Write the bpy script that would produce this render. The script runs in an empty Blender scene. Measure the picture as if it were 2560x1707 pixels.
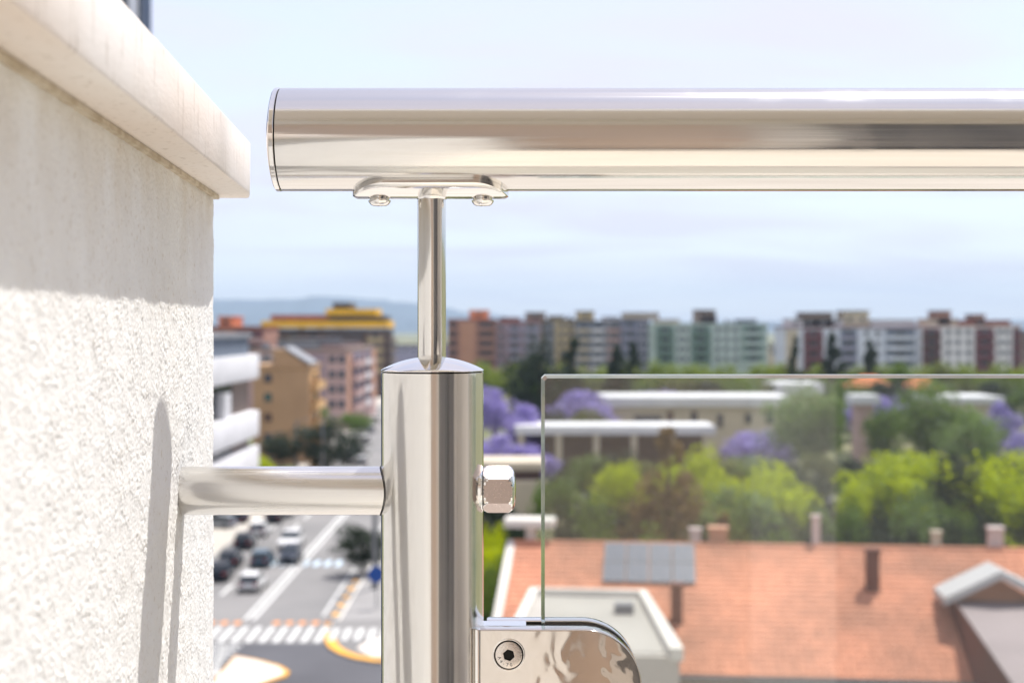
import bpy, bmesh, math, random
import numpy as np
from mathutils import Vector, Matrix

random.seed(7)
SC = bpy.context.scene
COL = SC.collection

# ------------------------------------------------------------------ camera
H = 21.0                      # eye height above the street, metres
F = 2560 * 50 / 36            # focal length in photograph pixels
HZ = 820                      # horizon row in the photograph
D = 0.589                     # distance of the railing
def X(px, d): return (px - 1280) / F * d
def Z(py, d): return H + (HZ - py) / F * d
def G(px, py, z=0.0):         # ground point seen at a pixel
    d = (H - z) * F / (py - HZ)
    return Vector((X(px, d), d, z))

cam = bpy.data.cameras.new('camera'); camo = bpy.data.objects.new('camera', cam); COL.objects.link(camo)
camo.location = (0, 0, H); camo.rotation_euler = (math.pi / 2, 0, 0)
cam.lens = 50; cam.sensor_width = 36; cam.shift_y = -33.5 / 2560
cam.clip_start = 0.02; cam.clip_end = 60000
cam.dof.use_dof = True; cam.dof.focus_distance = 0.572; cam.dof.aperture_fstop = 15
SC.camera = camo

# ------------------------------------------------------------------ light
LIGHT = Vector((-1.0, -1.25, -3.5)).normalized()      # the way sunlight travels
SUN_EL = math.asin(-LIGHT.z); SUN_AZ = math.atan2(-LIGHT.x, -LIGHT.y)
world = bpy.data.worlds.new('World'); SC.world = world; world.use_nodes = True
wn = world.node_tree; wn.nodes.clear()
def wnode(t, **k):
    n = wn.nodes.new(t)
    for a, b in k.items(): setattr(n, a, b)
    return n
sky = wnode('ShaderNodeTexSky', sky_type='NISHITA', sun_disc=False)
sky.sun_elevation = SUN_EL; sky.sun_rotation = SUN_AZ
sky.air_density = 1.0; sky.dust_density = 0.6; sky.ozone_density = 3.0
tc = wnode('ShaderNodeTexCoord')
sep = wnode('ShaderNodeSeparateXYZ'); wn.links.new(tc.outputs['Generated'], sep.inputs[0])
den = wnode('ShaderNodeMath', operation='ADD'); wn.links.new(sep.outputs[2], den.inputs[0]); den.inputs[1].default_value = 0.16
dab = wnode('ShaderNodeMath', operation='MAXIMUM'); wn.links.new(den.outputs[0], dab.inputs[0]); dab.inputs[1].default_value = 0.05
dx = wnode('ShaderNodeMath', operation='DIVIDE'); wn.links.new(sep.outputs[0], dx.inputs[0]); wn.links.new(dab.outputs[0], dx.inputs[1])
dy = wnode('ShaderNodeMath', operation='DIVIDE'); wn.links.new(sep.outputs[1], dy.inputs[0]); wn.links.new(dab.outputs[0], dy.inputs[1])
cmb = wnode('ShaderNodeCombineXYZ'); wn.links.new(dx.outputs[0], cmb.inputs[0]); wn.links.new(dy.outputs[0], cmb.inputs[1])
mp = wnode('ShaderNodeMapping'); mp.inputs['Scale'].default_value = (0.75, 1.5, 1); mp.inputs['Rotation'].default_value = (0, 0, 0.25)
wn.links.new(cmb.outputs[0], mp.inputs[0])
nz = wnode('ShaderNodeTexNoise'); nz.inputs['Scale'].default_value = 1.3; nz.inputs['Detail'].default_value = 6; nz.inputs['Roughness'].default_value = 0.5
nz.inputs['Distortion'].default_value = 0.5
wn.links.new(mp.outputs[0], nz.inputs['Vector'])
rp = wnode('ShaderNodeValToRGB')
rp.color_ramp.elements[0].position = 0.40; rp.color_ramp.elements[0].color = (0.66, 0.66, 0.66, 1)
rp.color_ramp.elements[1].position = 0.62; rp.color_ramp.elements[1].color = (0.97, 0.94, 0.94, 1)
wn.links.new(nz.outputs[0], rp.inputs[0])
mx = wnode('ShaderNodeMix', data_type='RGBA')
wn.links.new(rp.outputs[0], mx.inputs[0]); wn.links.new(sky.outputs[0], mx.inputs[6]); mx.inputs[7].default_value = (3.4, 3.24, 3.72, 1)
bg = wnode('ShaderNodeBackground'); bg.inputs['Strength'].default_value = 0.15
wn.links.new(mx.outputs[2], bg.inputs[0])
wo = wnode('ShaderNodeOutputWorld'); wn.links.new(bg.outputs[0], wo.inputs[0])

sl = bpy.data.lights.new('sun', 'SUN'); sl.energy = 3.5; sl.angle = math.radians(0.53); sl.color = (1, 0.965, 0.92)
so = bpy.data.objects.new('sun', sl); COL.objects.link(so); so.rotation_euler = LIGHT.to_track_quat('-Z', 'Y').to_euler(); so.location = (30, 30, 90)

SC.view_settings.view_transform = 'Standard'; SC.view_settings.look = 'None'
SC.view_settings.exposure = 0.88; SC.view_settings.gamma = 1.0; SC.view_settings.use_curve_mapping = False
SC.render.engine = 'CYCLES'
cy = SC.cycles
cy.use_denoising = True; cy.max_bounces = 10; cy.diffuse_bounces = 5; cy.glossy_bounces = 5; cy.transmission_bounces = 6
cy.transparent_max_bounces = 12; cy.volume_bounces = 0; cy.caustics_reflective = False; cy.caustics_refractive = False
cy.sample_clamp_indirect = 6.0

# ------------------------------------------------------------------ helpers
def S(r, g, b):
    f = lambda c: (c / 255 / 12.92) if c / 255 <= 0.04045 else ((c / 255 + 0.055) / 1.055) ** 2.4
    return (f(r), f(g), f(b))

MATS = {}
def mat(name, c1, c2=None, scale=1.0, rough=0.8, metal=0.0, bump=0.0, bscale=None, stretch=(1, 1, 1), detail=4, spec=0.3, island=0.0, coord='Object', lo=0.35, hi=0.65, dist=0.01):
    if name in MATS: return MATS[name]
    m = bpy.data.materials.new(name); m.use_nodes = True; MATS[name] = m
    nt = m.node_tree; b = nt.nodes['Principled BSDF']
    b.inputs['Roughness'].default_value = rough; b.inputs['Metallic'].default_value = metal
    b.inputs['Specular IOR Level'].default_value = spec
    b.inputs['Base Color'].default_value = (*c1, 1)
    t = nt.nodes.new('ShaderNodeTexCoord'); mpp = nt.nodes.new('ShaderNodeMapping'); mpp.inputs['Scale'].default_value = stretch
    nt.links.new(t.outputs[coord], mpp.inputs[0])
    if c2 is not None:
        n = nt.nodes.new('ShaderNodeTexNoise'); n.inputs['Scale'].default_value = scale; n.inputs['Detail'].default_value = detail
        nt.links.new(mpp.outputs[0], n.inputs['Vector'])
        r = nt.nodes.new('ShaderNodeValToRGB')
        r.color_ramp.elements[0].position = lo; r.color_ramp.elements[0].color = (*c1, 1)
        r.color_ramp.elements[1].position = hi; r.color_ramp.elements[1].color = (*c2, 1)
        nt.links.new(n.outputs[0], r.inputs[0]); out = r.outputs[0]
        if island:
            g = nt.nodes.new('ShaderNodeNewGeometry'); mm = nt.nodes.new('ShaderNodeMapRange')
            mm.inputs[3].default_value = 1 - island; mm.inputs[4].default_value = 1 + island
            nt.links.new(g.outputs['Random Per Island'], mm.inputs[0])
            mul = nt.nodes.new('ShaderNodeVectorMath'); mul.operation = 'SCALE'
            nt.links.new(out, mul.inputs[0]); nt.links.new(mm.outputs[0], mul.inputs['Scale']); out = mul.outputs[0]
        nt.links.new(out, b.inputs['Base Color'])
    if bump:
        n2 = nt.nodes.new('ShaderNodeTexNoise'); n2.inputs['Scale'].default_value = bscale or scale * 4; n2.inputs['Detail'].default_value = 5
        nt.links.new(mpp.outputs[0], n2.inputs['Vector'])
        bp = nt.nodes.new('ShaderNodeBump'); bp.inputs['Strength'].default_value = bump; bp.inputs['Distance'].default_value = dist
        nt.links.new(n2.outputs[0], bp.inputs['Height']); nt.links.new(bp.outputs[0], b.inputs['Normal'])
    return m

def steel(name, base, rough, axis=None, wav=0.0, wscale=40, streak=0.0):
    m = bpy.data.materials.new(name); m.use_nodes = True; MATS[name] = m
    nt = m.node_tree; b = nt.nodes['Principled BSDF']
    b.inputs['Metallic'].default_value = 1; b.inputs['Base Color'].default_value = (*base, 1); b.inputs['Roughness'].default_value = rough
    t = nt.nodes.new('ShaderNodeTexCoord'); mpp = nt.nodes.new('ShaderNodeMapping')
    sc = {'x': (2, 1200, 1200), 'z': (1200, 1200, 2), None: (1500, 1500, 1500)}[axis]
    mpp.inputs['Scale'].default_value = sc; nt.links.new(t.outputs['Object'], mpp.inputs[0])
    n = nt.nodes.new('ShaderNodeTexNoise'); n.inputs['Scale'].default_value = 1.0; n.inputs['Detail'].default_value = 3
    nt.links.new(mpp.outputs[0], n.inputs['Vector'])
    mr = nt.nodes.new('ShaderNodeMapRange'); mr.inputs[1].default_value = 0.3; mr.inputs[2].default_value = 0.7
    mr.inputs[3].default_value = rough * 0.7; mr.inputs[4].default_value = rough * 1.5
    nt.links.new(n.outputs[0], mr.inputs[0])
    sm = nt.nodes.new('ShaderNodeTexNoise'); sm.inputs['Scale'].default_value = 45; sm.inputs['Detail'].default_value = 4; nt.links.new(t.outputs['Object'], sm.inputs['Vector'])
    s2 = nt.nodes.new('ShaderNodeMapRange'); s2.inputs[1].default_value = 0.5; s2.inputs[2].default_value = 0.75; s2.inputs[3].default_value = 0; s2.inputs[4].default_value = 0.06; nt.links.new(sm.outputs[0], s2.inputs[0])
    ad = nt.nodes.new('ShaderNodeMath'); ad.operation = 'ADD'; nt.links.new(mr.outputs[0], ad.inputs[0]); nt.links.new(s2.outputs[0], ad.inputs[1])
    nt.links.new(ad.outputs[0], b.inputs['Roughness'])
    last = None
    if streak:
        bp = nt.nodes.new('ShaderNodeBump'); bp.inputs['Strength'].default_value = streak; bp.inputs['Distance'].default_value = 0.0002
        nt.links.new(n.outputs[0], bp.inputs['Height']); last = bp
    if wav:
        w = nt.nodes.new('ShaderNodeTexNoise'); w.inputs['Scale'].default_value = wscale; w.inputs['Detail'].default_value = 1.5; w.inputs['Distortion'].default_value = 0.8
        nt.links.new(t.outputs['Object'], w.inputs['Vector'])
        bp2 = nt.nodes.new('ShaderNodeBump'); bp2.inputs['Strength'].default_value = wav; bp2.inputs['Distance'].default_value = 0.004
        nt.links.new(w.outputs[0], bp2.inputs['Height'])
        if last: nt.links.new(last.outputs[0], bp2.inputs['Normal'])
        last = bp2
    if last: nt.links.new(last.outputs[0], b.inputs['Normal'])
    return m

def leafmat(name, c1, c2, trans, tw=0.35):
    m = mat(name, c1, c2, scale=6, rough=0.6, island=0.35, detail=2)
    nt = m.node_tree; b = nt.nodes['Principled BSDF']; out = nt.nodes['Material Output']
    tr = nt.nodes.new('ShaderNodeBsdfTranslucent'); tr.inputs[0].default_value = (*trans, 1)
    ms = nt.nodes.new('ShaderNodeMixShader'); ms.inputs[0].default_value = tw
    nt.links.new(b.outputs[0], ms.inputs[1]); nt.links.new(tr.outputs[0], ms.inputs[2]); nt.links.new(ms.outputs[0], out.inputs[0])
    return m

def link(name, me, mats, parent=None, loc=None):
    o = bpy.data.objects.new(name, me); COL.objects.link(o)
    if not isinstance(mats, (list, tuple)): mats = [mats]
    if len(me.materials) == 0:
        for m in mats: me.materials.append(m)
    if parent is not None: o.parent = parent
    if loc is not None: o.location = loc
    return o

def empty(name, loc=(0, 0, 0), rz=0):
    o = bpy.data.objects.new(name, None); COL.objects.link(o); o.location = loc; o.rotation_euler = (0, 0, rz); o.empty_display_size = 0.1
    return o

def tag(o, label=None, cat=None, group=None, kind=None):
    if label: o['label'] = label
    if cat: o['category'] = cat
    if group: o['group'] = group
    if kind: o['kind'] = kind
    return o

class MB:
    """collects shapes into one mesh"""
    def __init__(s): s.v = []; s.f = []; s.m = []
    def add(s, vs, fs, mi=0):
        n = len(s.v); s.v += [tuple(v) for v in vs]; s.f += [tuple(i + n for i in f) for f in fs]; s.m += [mi] * len(fs); return s
    def box(s, x0, x1, y0, y1, z0, z1, mi=0):
        return s.add([(x0, y0, z0), (x1, y0, z0), (x1, y1, z0), (x0, y1, z0), (x0, y0, z1), (x1, y0, z1), (x1, y1, z1), (x0, y1, z1)],
                     [(0, 3, 2, 1), (4, 5, 6, 7), (0, 1, 5, 4), (1, 2, 6, 5), (2, 3, 7, 6), (3, 0, 4, 7)], mi)
    def prism(s, poly, z0, z1, mi=0):
        n = len(poly)
        return s.add([(p[0], p[1], z0) for p in poly] + [(p[0], p[1], z1) for p in poly],
                     [tuple(range(n))[::-1], tuple(range(n, 2 * n))] + [(i, (i + 1) % n, n + (i + 1) % n, n + i) for i in range(n)], mi)
    def tube(s, p0, p1, r0, r1=None, n=12, mi=0, caps=True):
        r1 = r0 if r1 is None else r1
        p0 = Vector(p0); p1 = Vector(p1); a = (p1 - p0).normalized()
        u = a.orthogonal().normalized(); w = a.cross(u)
        vs = [p0 + (u * math.cos(t) + w * math.sin(t)) * r0 for t in [2 * math.pi * i / n for i in range(n)]]
        vs += [p1 + (u * math.cos(t) + w * math.sin(t)) * r1 for t in [2 * math.pi * i / n for i in range(n)]]
        fs = [(i, (i + 1) % n, n + (i + 1) % n, n + i) for i in range(n)]
        if caps: fs += [tuple(range(n))[::-1], tuple(range(n, 2 * n))]
        return s.add(vs, fs, mi)
    def lathe(s, prof, origin, axis='z', n=64, mi=0):
        """prof: (radius, along) pairs; closed at ends where radius is 0"""
        vs = []; fs = []; o = Vector(origin)
        for r, a in prof:
            for i in range(n):
                t = 2 * math.pi * i / n; c, q = r * math.cos(t), r * math.sin(t)
                p = {'z': (c, q, a), 'x': (a, c, q), 'y': (q, a, c)}[axis]
                vs.append(o + Vector(p))
        for k in range(len(prof) - 1):
            for i in range(n):
                j = (i + 1) % n
                fs.append((k * n + i, k * n + j, (k + 1) * n + j, (k + 1) * n + i))
        return s.add(vs, fs, mi)
    def mesh(s, name, smooth=False, merge=True, angle=None):
        me = bpy.data.meshes.new(name); me.from_pydata(s.v, [], s.f)
        me.polygons.foreach_set('material_index', s.m)
        if merge:
            bm = bmesh.new(); bm.from_mesh(me); bmesh.ops.remove_doubles(bm, verts=bm.verts, dist=1e-7)
            bmesh.ops.dissolve_degenerate(bm, edges=bm.edges, dist=1e-7); bm.to_mesh(me); bm.free()
        if smooth or angle: me.polygons.foreach_set('use_smooth', [True] * len(me.polygons))
        if angle: me.set_sharp_from_angle(angle=math.radians(angle))
        me.update(); return me
    def build(s, name, mats, parent=None, smooth=False, angle=None, merge=True, loc=None):
        return link(name, s.mesh(name, smooth, merge, angle), mats, parent, loc)

def bevel(o, w, seg=2, ang=30):
    bm = bmesh.new(); bm.from_mesh(o.data)
    es = [e for e in bm.edges if len(e.link_faces) == 2 and e.calc_face_angle(0) > math.radians(ang)]
    bmesh.ops.bevel(bm, geom=es, offset=w, offset_type='OFFSET', segments=seg, profile=0.5, affect='EDGES', clamp_overlap=True)
    bm.to_mesh(o.data); bm.free()
    o.data.polygons.foreach_set('use_smooth', [True] * len(o.data.polygons)); o.data.set_sharp_from_angle(angle=math.radians(40)); return o

def copy_tree(o, parent=None):
    c = o.copy(); COL.objects.link(c); c.parent = parent
    for ch in [x for x in o.children]: copy_tree(ch, c)
    return c

# ------------------------------------------------------------------ materials
M = {}
def plaster_mat():
    m = mat('rough_white_plaster', S(242, 241, 238), S(235, 233, 229), scale=60, rough=0.9, bump=0.3, bscale=1100, dist=0.0007, lo=0.3, hi=0.8)
    nt = m.node_tree; b = nt.nodes['Principled BSDF']; src = b.inputs['Base Color'].links[0].from_socket
    t = nt.nodes.new('ShaderNodeTexCoord')
    def noise(sc, det, lo, hi, ramp_lo, ramp_hi, stretch=(1, 1, 1)):
        mp_ = nt.nodes.new('ShaderNodeMapping'); mp_.inputs['Scale'].default_value = stretch; nt.links.new(t.outputs['Object'], mp_.inputs[0])
        n = nt.nodes.new('ShaderNodeTexNoise'); n.inputs['Scale'].default_value = sc; n.inputs['Detail'].default_value = det; nt.links.new(mp_.outputs[0], n.inputs['Vector'])
        r_ = nt.nodes.new('ShaderNodeMapRange'); r_.inputs[1].default_value = lo; r_.inputs[2].default_value = hi; r_.inputs[3].default_value = ramp_lo; r_.inputs[4].default_value = ramp_hi
        nt.links.new(n.outputs[0], r_.inputs[0]); return r_.outputs[0]
    def darken(src, fac, col):
        x = nt.nodes.new('ShaderNodeMix'); x.data_type = 'RGBA'; x.blend_type = 'MULTIPLY'; nt.links.new(fac, x.inputs[0]); nt.links.new(src, x.inputs[6]); x.inputs[7].default_value = (*col, 1); return x.outputs[2]
    specks = noise(420, 3, 0.58, 0.72, 0, 0.42)                       # grit and dirt specks
    src = darken(src, specks, (0.66, 0.58, 0.48))
    sp = nt.nodes.new('ShaderNodeSeparateXYZ'); nt.links.new(t.outputs['Object'], sp.inputs[0])
    g = nt.nodes.new('ShaderNodeMapRange'); g.inputs[1].default_value = 1.0; g.inputs[2].default_value = 1.066; g.inputs[3].default_value = 0; g.inputs[4].default_value = 1; nt.links.new(sp.outputs[2], g.inputs[0])
    st = noise(30, 5, 0.38, 0.75, 0, 0.6, (1, 1, 0.5)); mu = nt.nodes.new('ShaderNodeMath'); mu.operation = 'MULTIPLY'; nt.links.new(g.outputs[0], mu.inputs[0]); nt.links.new(st, mu.inputs[1])
    src = darken(src, mu.outputs[0], (0.74, 0.64, 0.50))              # weather stain washed down from the coping
    nt.links.new(src, b.inputs['Base Color']); return m
M['plaster'] = plaster_mat()
M['plaster_far'] = mat('white_plaster_plain', S(251, 250, 247), S(243, 241, 236), scale=8, rough=0.9, bump=0.6, bscale=380, dist=0.002)
M['steel_x'] = steel('brushed_steel_along', (0.74, 0.72, 0.69), 0.10, 'x', streak=0.10)
M['steel_z'] = steel('brushed_steel_upright', (0.77, 0.75, 0.72), 0.11, 'z', streak=0.10)
M['steel_satin'] = steel('satin_steel_along', (0.75, 0.73, 0.70), 0.2, 'x')
M['chrome'] = steel('polished_steel', (0.84, 0.82, 0.79), 0.05, None)
M['chrome_cast'] = steel('polished_cast_steel', (0.70, 0.635, 0.57), 0.06, None, wav=0.2, wscale=56)
M['steel_raw'] = steel('scratched_steel', (0.72, 0.66, 0.61), 0.28, None, streak=0.12)
M['steel_worn'] = steel('worn_steel_flat', (0.52, 0.43, 0.39), 0.34, None, streak=0.15)
M['rubber'] = mat('black_rubber', (0.03, 0.028, 0.024), (0.05, 0.045, 0.035), scale=900, rough=0.7)
M['dark'] = mat('dark_gap', (0.012, 0.011, 0.01), rough=0.8)

def glass_mat():
    m = bpy.data.materials.new('clear_float_glass'); m.use_nodes = True; nt = m.node_tree; nt.nodes.clear()
    geo = nt.nodes.new('ShaderNodeNewGeometry')
    dot = nt.nodes.new('ShaderNodeVectorMath'); dot.operation = 'DOT_PRODUCT'
    nt.links.new(geo.outputs['Incoming'], dot.inputs[0]); nt.links.new(geo.outputs['Normal'], dot.inputs[1])
    ab = nt.nodes.new('ShaderNodeMath'); ab.operation = 'ABSOLUTE'; nt.links.new(dot.outputs['Value'], ab.inputs[0])
    om = nt.nodes.new('ShaderNodeMath'); om.operation = 'SUBTRACT'; om.inputs[0].default_value = 1; nt.links.new(ab.outputs[0], om.inputs[1])
    pw = nt.nodes.new('ShaderNodeMath'); pw.operation = 'POWER'; pw.inputs[1].default_value = 5; nt.links.new(om.outputs[0], pw.inputs[0])
    ma = nt.nodes.new('ShaderNodeMath'); ma.operation = 'MULTIPLY_ADD'; ma.inputs[1].default_value = 0.94; ma.inputs[2].default_value = 0.08; nt.links.new(pw.outputs[0], ma.inputs[0])
    tr = nt.nodes.new('ShaderNodeBsdfTransparent'); tr.inputs[0].default_value = (0.955, 0.975, 0.965, 1)
    gl = nt.nodes.new('ShaderNodeBsdfGlossy'); gl.inputs['Roughness'].default_value = 0.0
    ms = nt.nodes.new('ShaderNodeMixShader'); nt.links.new(ma.outputs[0], ms.inputs[0]); nt.links.new(tr.outputs[0], ms.inputs[1]); nt.links.new(gl.outputs[0], ms.inputs[2])
    du = nt.nodes.new('ShaderNodeBsdfTranslucent'); du.inputs[0].default_value = (0.9, 0.9, 0.88, 1)       # milky veil of the reflected wash, added as a thin dust film
    tcg = nt.nodes.new('ShaderNodeTexCoord'); dn = nt.nodes.new('ShaderNodeTexNoise'); dn.inputs['Scale'].default_value = 9; dn.inputs['Detail'].default_value = 6; nt.links.new(tcg.outputs['Object'], dn.inputs['Vector'])
    dr = nt.nodes.new('ShaderNodeMapRange'); dr.inputs[1].default_value = 0.35; dr.inputs[2].default_value = 0.7; dr.inputs[3].default_value = 0.006; dr.inputs[4].default_value = 0.022; nt.links.new(dn.outputs[0], dr.inputs[0])
    m2 = nt.nodes.new('ShaderNodeMixShader'); nt.links.new(dr.outputs[0], m2.inputs[0]); nt.links.new(ms.outputs[0], m2.inputs[1]); nt.links.new(du.outputs[0], m2.inputs[2])
    o = nt.nodes.new('ShaderNodeOutputMaterial'); nt.links.new(m2.outputs[0], o.inputs[0]); return m
M['glass'] = glass_mat()
ge = mat('polished_glass_edge', (0.52, 0.68, 0.63), (0.80, 0.86, 0.84), scale=55, rough=0.12, stretch=(1, 1, 1), spec=0.6)
ge.node_tree.nodes['Principled BSDF'].inputs['Transmission Weight'].default_value = 0.8
M['glass_edge'] = ge

def travertine():
    m = mat('cream_travertine', S(240, 234, 228), S(228, 213, 199), scale=14, rough=0.55, stretch=(1, 0.35, 1), bump=0.15, bscale=500, dist=0.001)
    nt = m.node_tree; b = nt.nodes['Principled BSDF']
    src = b.inputs['Base Color'].links[0].from_socket
    t = nt.nodes.new('ShaderNodeTexCoord'); mp_ = nt.nodes.new('ShaderNodeMapping'); mp_.inputs['Scale'].default_value = (350, 350, 45)
    nt.links.new(t.outputs['Object'], mp_.inputs[0])
    n = nt.nodes.new('ShaderNodeTexNoise'); n.inputs['Scale'].default_value = 1; n.inputs['Detail'].default_value = 3; nt.links.new(mp_.outputs[0], n.inputs['Vector'])
    r = nt.nodes.new('ShaderNodeValToRGB'); r.color_ramp.elements[0].position = 0.28; r.color_ramp.elements[0].color = (0.45, 0.38, 0.29, 1)
    r.color_ramp.elements[1].position = 0.40; r.color_ramp.elements[1].color = (1, 1, 1, 1)
    nt.links.new(n.outputs[0], r.inputs[0])
    x = nt.nodes.new('ShaderNodeMix'); x.data_type = 'RGBA'; x.blend_type = 'MULTIPLY'; x.inputs[0].default_value = 0.55
    nt.links.new(src, x.inputs[6]); nt.links.new(r.outputs[0], x.inputs[7]); nt.links.new(x.outputs[2], b.inputs['Base Color'])
    return m
M['travertine'] = travertine()

def plain(k, r, g, b, r2=None, rough=0.85, scale=0.25, bump=0.0):
    c = S(r, g, b); c2 = tuple(x * 0.86 for x in c) if r2 is None else S(*r2)
    M[k] = mat(k, c, c2, scale=scale, rough=rough, bump=bump, bscale=6); return M[k]
plain('cream_render', 238, 231, 219); plain('white_render', 226, 224, 220); plain('added_salmon_door', 224, 202, 182, rough=0.5)
plain('soffit_paint', 220, 215, 208); plain('floor_tile', 206, 199, 188, (195, 188, 177), rough=0.5, scale=3)
plain('dark_frame', 60, 62, 66, rough=0.4)
plain('asphalt', 132, 130, 128, (116, 115, 114), scale=0.12); plain('asphalt_dark', 92, 92, 96, (80, 80, 84), scale=0.12)
plain('pavement', 190, 184, 174, (176, 170, 160), scale=0.3); plain('kerb_stone', 186, 182, 174)
plain('paint_white', 214, 214, 210, (190, 190, 186), rough=0.6, scale=2); plain('paint_yellow', 236, 176, 64, (222, 158, 50), rough=0.6, scale=2)
plain('paint_orange', 226, 148, 80, rough=0.6, scale=2); plain('paint_blue_white', 196, 214, 226, rough=0.6, scale=2)
plain('island_top', 226, 216, 204)
plain('roof_tile', 208, 142, 112, (180, 124, 100), scale=0.5); plain('roof_tile_orange', 214, 128, 84)
plain('house_wall', 196, 190, 180); plain('house_wall_pink', 206, 190, 184); plain('white_trim', 218, 214, 204)
plain('flue_brown', 112, 74, 62); plain('metal_grey', 128, 130, 132, rough=0.5); plain('metal_dark', 62, 66, 72, rough=0.5)
plain('wall_white', 226, 225, 226); plain('wall_pale_blue', 214, 220, 230); plain('wall_pale_green', 178, 194, 186); plain('wall_green', 110, 134, 122)
plain('wall_brick', 172, 130, 112); plain('wall_salmon', 192, 146, 118); plain('wall_mauve', 162, 142, 150); plain('wall_lilac', 158, 156, 174)
plain('wall_yellow', 190, 172, 132); plain('wall_beige', 200, 188, 166); plain('wall_grey', 146, 148, 152); plain('wall_maroon', 118, 76, 80)
plain('wall_slate', 108, 118, 132); plain('wall_tan', 190, 154, 116); plain('wall_ochre', 214, 174, 120); plain('wall_pink', 196, 166, 160); plain('wall_brown', 92, 74, 68)
plain('band_yellow', 244, 188, 30); plain('wall_orange', 222, 140, 96); plain('roof_red', 150, 88, 72); plain('roof_dark', 74, 70, 72); plain('wall_taupe', 134, 118, 108)
plain('bark', 92, 74, 58, scale=3); plain('car_white', 232, 232, 230, rough=0.25); plain('car_dark', 44, 50, 60, rough=0.25); plain('car_teal', 84, 106, 120, rough=0.25)
plain('car_silver', 170, 176, 182, rough=0.25); plain('car_blue', 150, 184, 204, rough=0.25); plain('car_red', 130, 44, 38, rough=0.25); plain('tyre', 28, 28, 29)
plain('paving_grey', 146, 144, 142); plain('chevron_grey', 186, 184, 182); plain('deck_pink', 150, 138, 136); plain('flat_roof', 168, 164, 156); plain('wall_navy', 62, 78, 104); plain('sign_blue', 40, 86, 168, rough=0.5)
M['pane'] = mat('window_pane', S(70, 82, 96), S(50, 60, 72), scale=0.4, rough=0.12, spec=0.6)
M['pane_dark'] = mat('window_pane_dark', S(46, 54, 60), S(36, 42, 48), scale=0.4, rough=0.12, spec=0.6)
M['pane_green'] = mat('window_pane_green', S(46, 96, 92), S(36, 78, 76), scale=0.4, rough=0.2, spec=0.6)
M['pane_red'] = mat('window_pane_brown', S(78, 52, 44), rough=0.2, spec=0.6)
M['solar'] = mat('solar_cell', S(90, 95, 104), S(80, 85, 95), scale=1.5, rough=0.3, spec=0.7)
M['lamp_glass'] = mat('lamp_lens', S(210, 214, 216), rough=0.1, spec=0.8)
M['tail'] = mat('tail_lamp', S(150, 26, 22), rough=0.2)
M['leaf_dark'] = leafmat('leaf_dark', S(24, 36, 22), S(40, 54, 30), S(60, 84, 26), 0.1)
M['leaf_mid'] = leafmat('leaf_mid', S(62, 86, 40), S(92, 114, 48), S(130, 160, 40), 0.28)
M['leaf_lime'] = leafmat('leaf_lime', S(124, 144, 12), S(164, 176, 18), S(206, 216, 6), 0.44)
M['leaf_belt'] = leafmat('leaf_belt', S(86, 104, 36), S(118, 132, 46), S(150, 168, 30), 0.32)
M['leaf_olive'] = leafmat('leaf_olive', S(80, 86, 48), S(108, 110, 60), S(130, 138, 56), 0.2)
M['leaf_pale'] = leafmat('leaf_pale', S(98, 118, 72), S(126, 144, 88), S(150, 176, 86), 0.28)
M['leaf_brown'] = leafmat('leaf_brown', S(98, 78, 54), S(134, 108, 66), S(150, 124, 60), 0.3)
M['leaf_purple'] = leafmat('leaf_purple', S(126, 120, 158), S(178, 166, 216), S(176, 160, 226), 0.3)
M['needle'] = leafmat('needle', S(26, 38, 26), S(42, 56, 34), S(70, 90, 40), 0.15)

# ================================================================== LARGE SETTING
def ground_sheet():
    xs = [-14000, -3000, -600, -150, 150, 600, 3000, 14000]; ys = [-400, 0, 40, 300, 700, 2000, 6000, 14000]
    mb = MB(); vs = [(x, y, 0) for y in ys for x in xs]; n = len(xs)
    mb.add(vs, [(j * n + i, j * n + i + 1, (j + 1) * n + i + 1, (j + 1) * n + i) for j in range(len(ys) - 1) for i in range(n - 1)])
    m = mat('park_ground', S(84, 94, 56), S(128, 122, 92), scale=0.05, rough=0.95, detail=6)
    return mb.build('ground', m)
tag(ground_sheet(), 'grassy and dusty open ground between the buildings', 'ground', kind='structure')

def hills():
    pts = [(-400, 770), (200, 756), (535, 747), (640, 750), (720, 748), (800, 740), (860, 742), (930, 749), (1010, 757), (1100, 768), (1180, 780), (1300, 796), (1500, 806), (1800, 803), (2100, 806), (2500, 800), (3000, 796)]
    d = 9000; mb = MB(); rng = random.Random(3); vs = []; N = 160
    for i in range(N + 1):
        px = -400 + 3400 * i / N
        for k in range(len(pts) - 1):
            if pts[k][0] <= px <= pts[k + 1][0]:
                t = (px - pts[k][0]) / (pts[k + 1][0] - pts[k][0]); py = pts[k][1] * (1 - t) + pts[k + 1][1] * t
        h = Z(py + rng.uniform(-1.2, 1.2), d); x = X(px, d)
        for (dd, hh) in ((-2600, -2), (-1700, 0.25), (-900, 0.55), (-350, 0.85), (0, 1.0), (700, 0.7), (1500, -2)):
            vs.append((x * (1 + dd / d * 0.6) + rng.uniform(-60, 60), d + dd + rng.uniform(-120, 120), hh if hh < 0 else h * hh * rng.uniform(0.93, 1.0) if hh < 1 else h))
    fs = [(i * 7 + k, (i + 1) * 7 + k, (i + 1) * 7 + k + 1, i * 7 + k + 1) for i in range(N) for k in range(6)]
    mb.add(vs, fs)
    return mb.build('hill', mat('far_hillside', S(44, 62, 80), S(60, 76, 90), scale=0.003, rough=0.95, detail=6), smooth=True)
tag(hills(), 'long low hill range fading blue on the horizon', 'hill', kind='structure')

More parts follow.
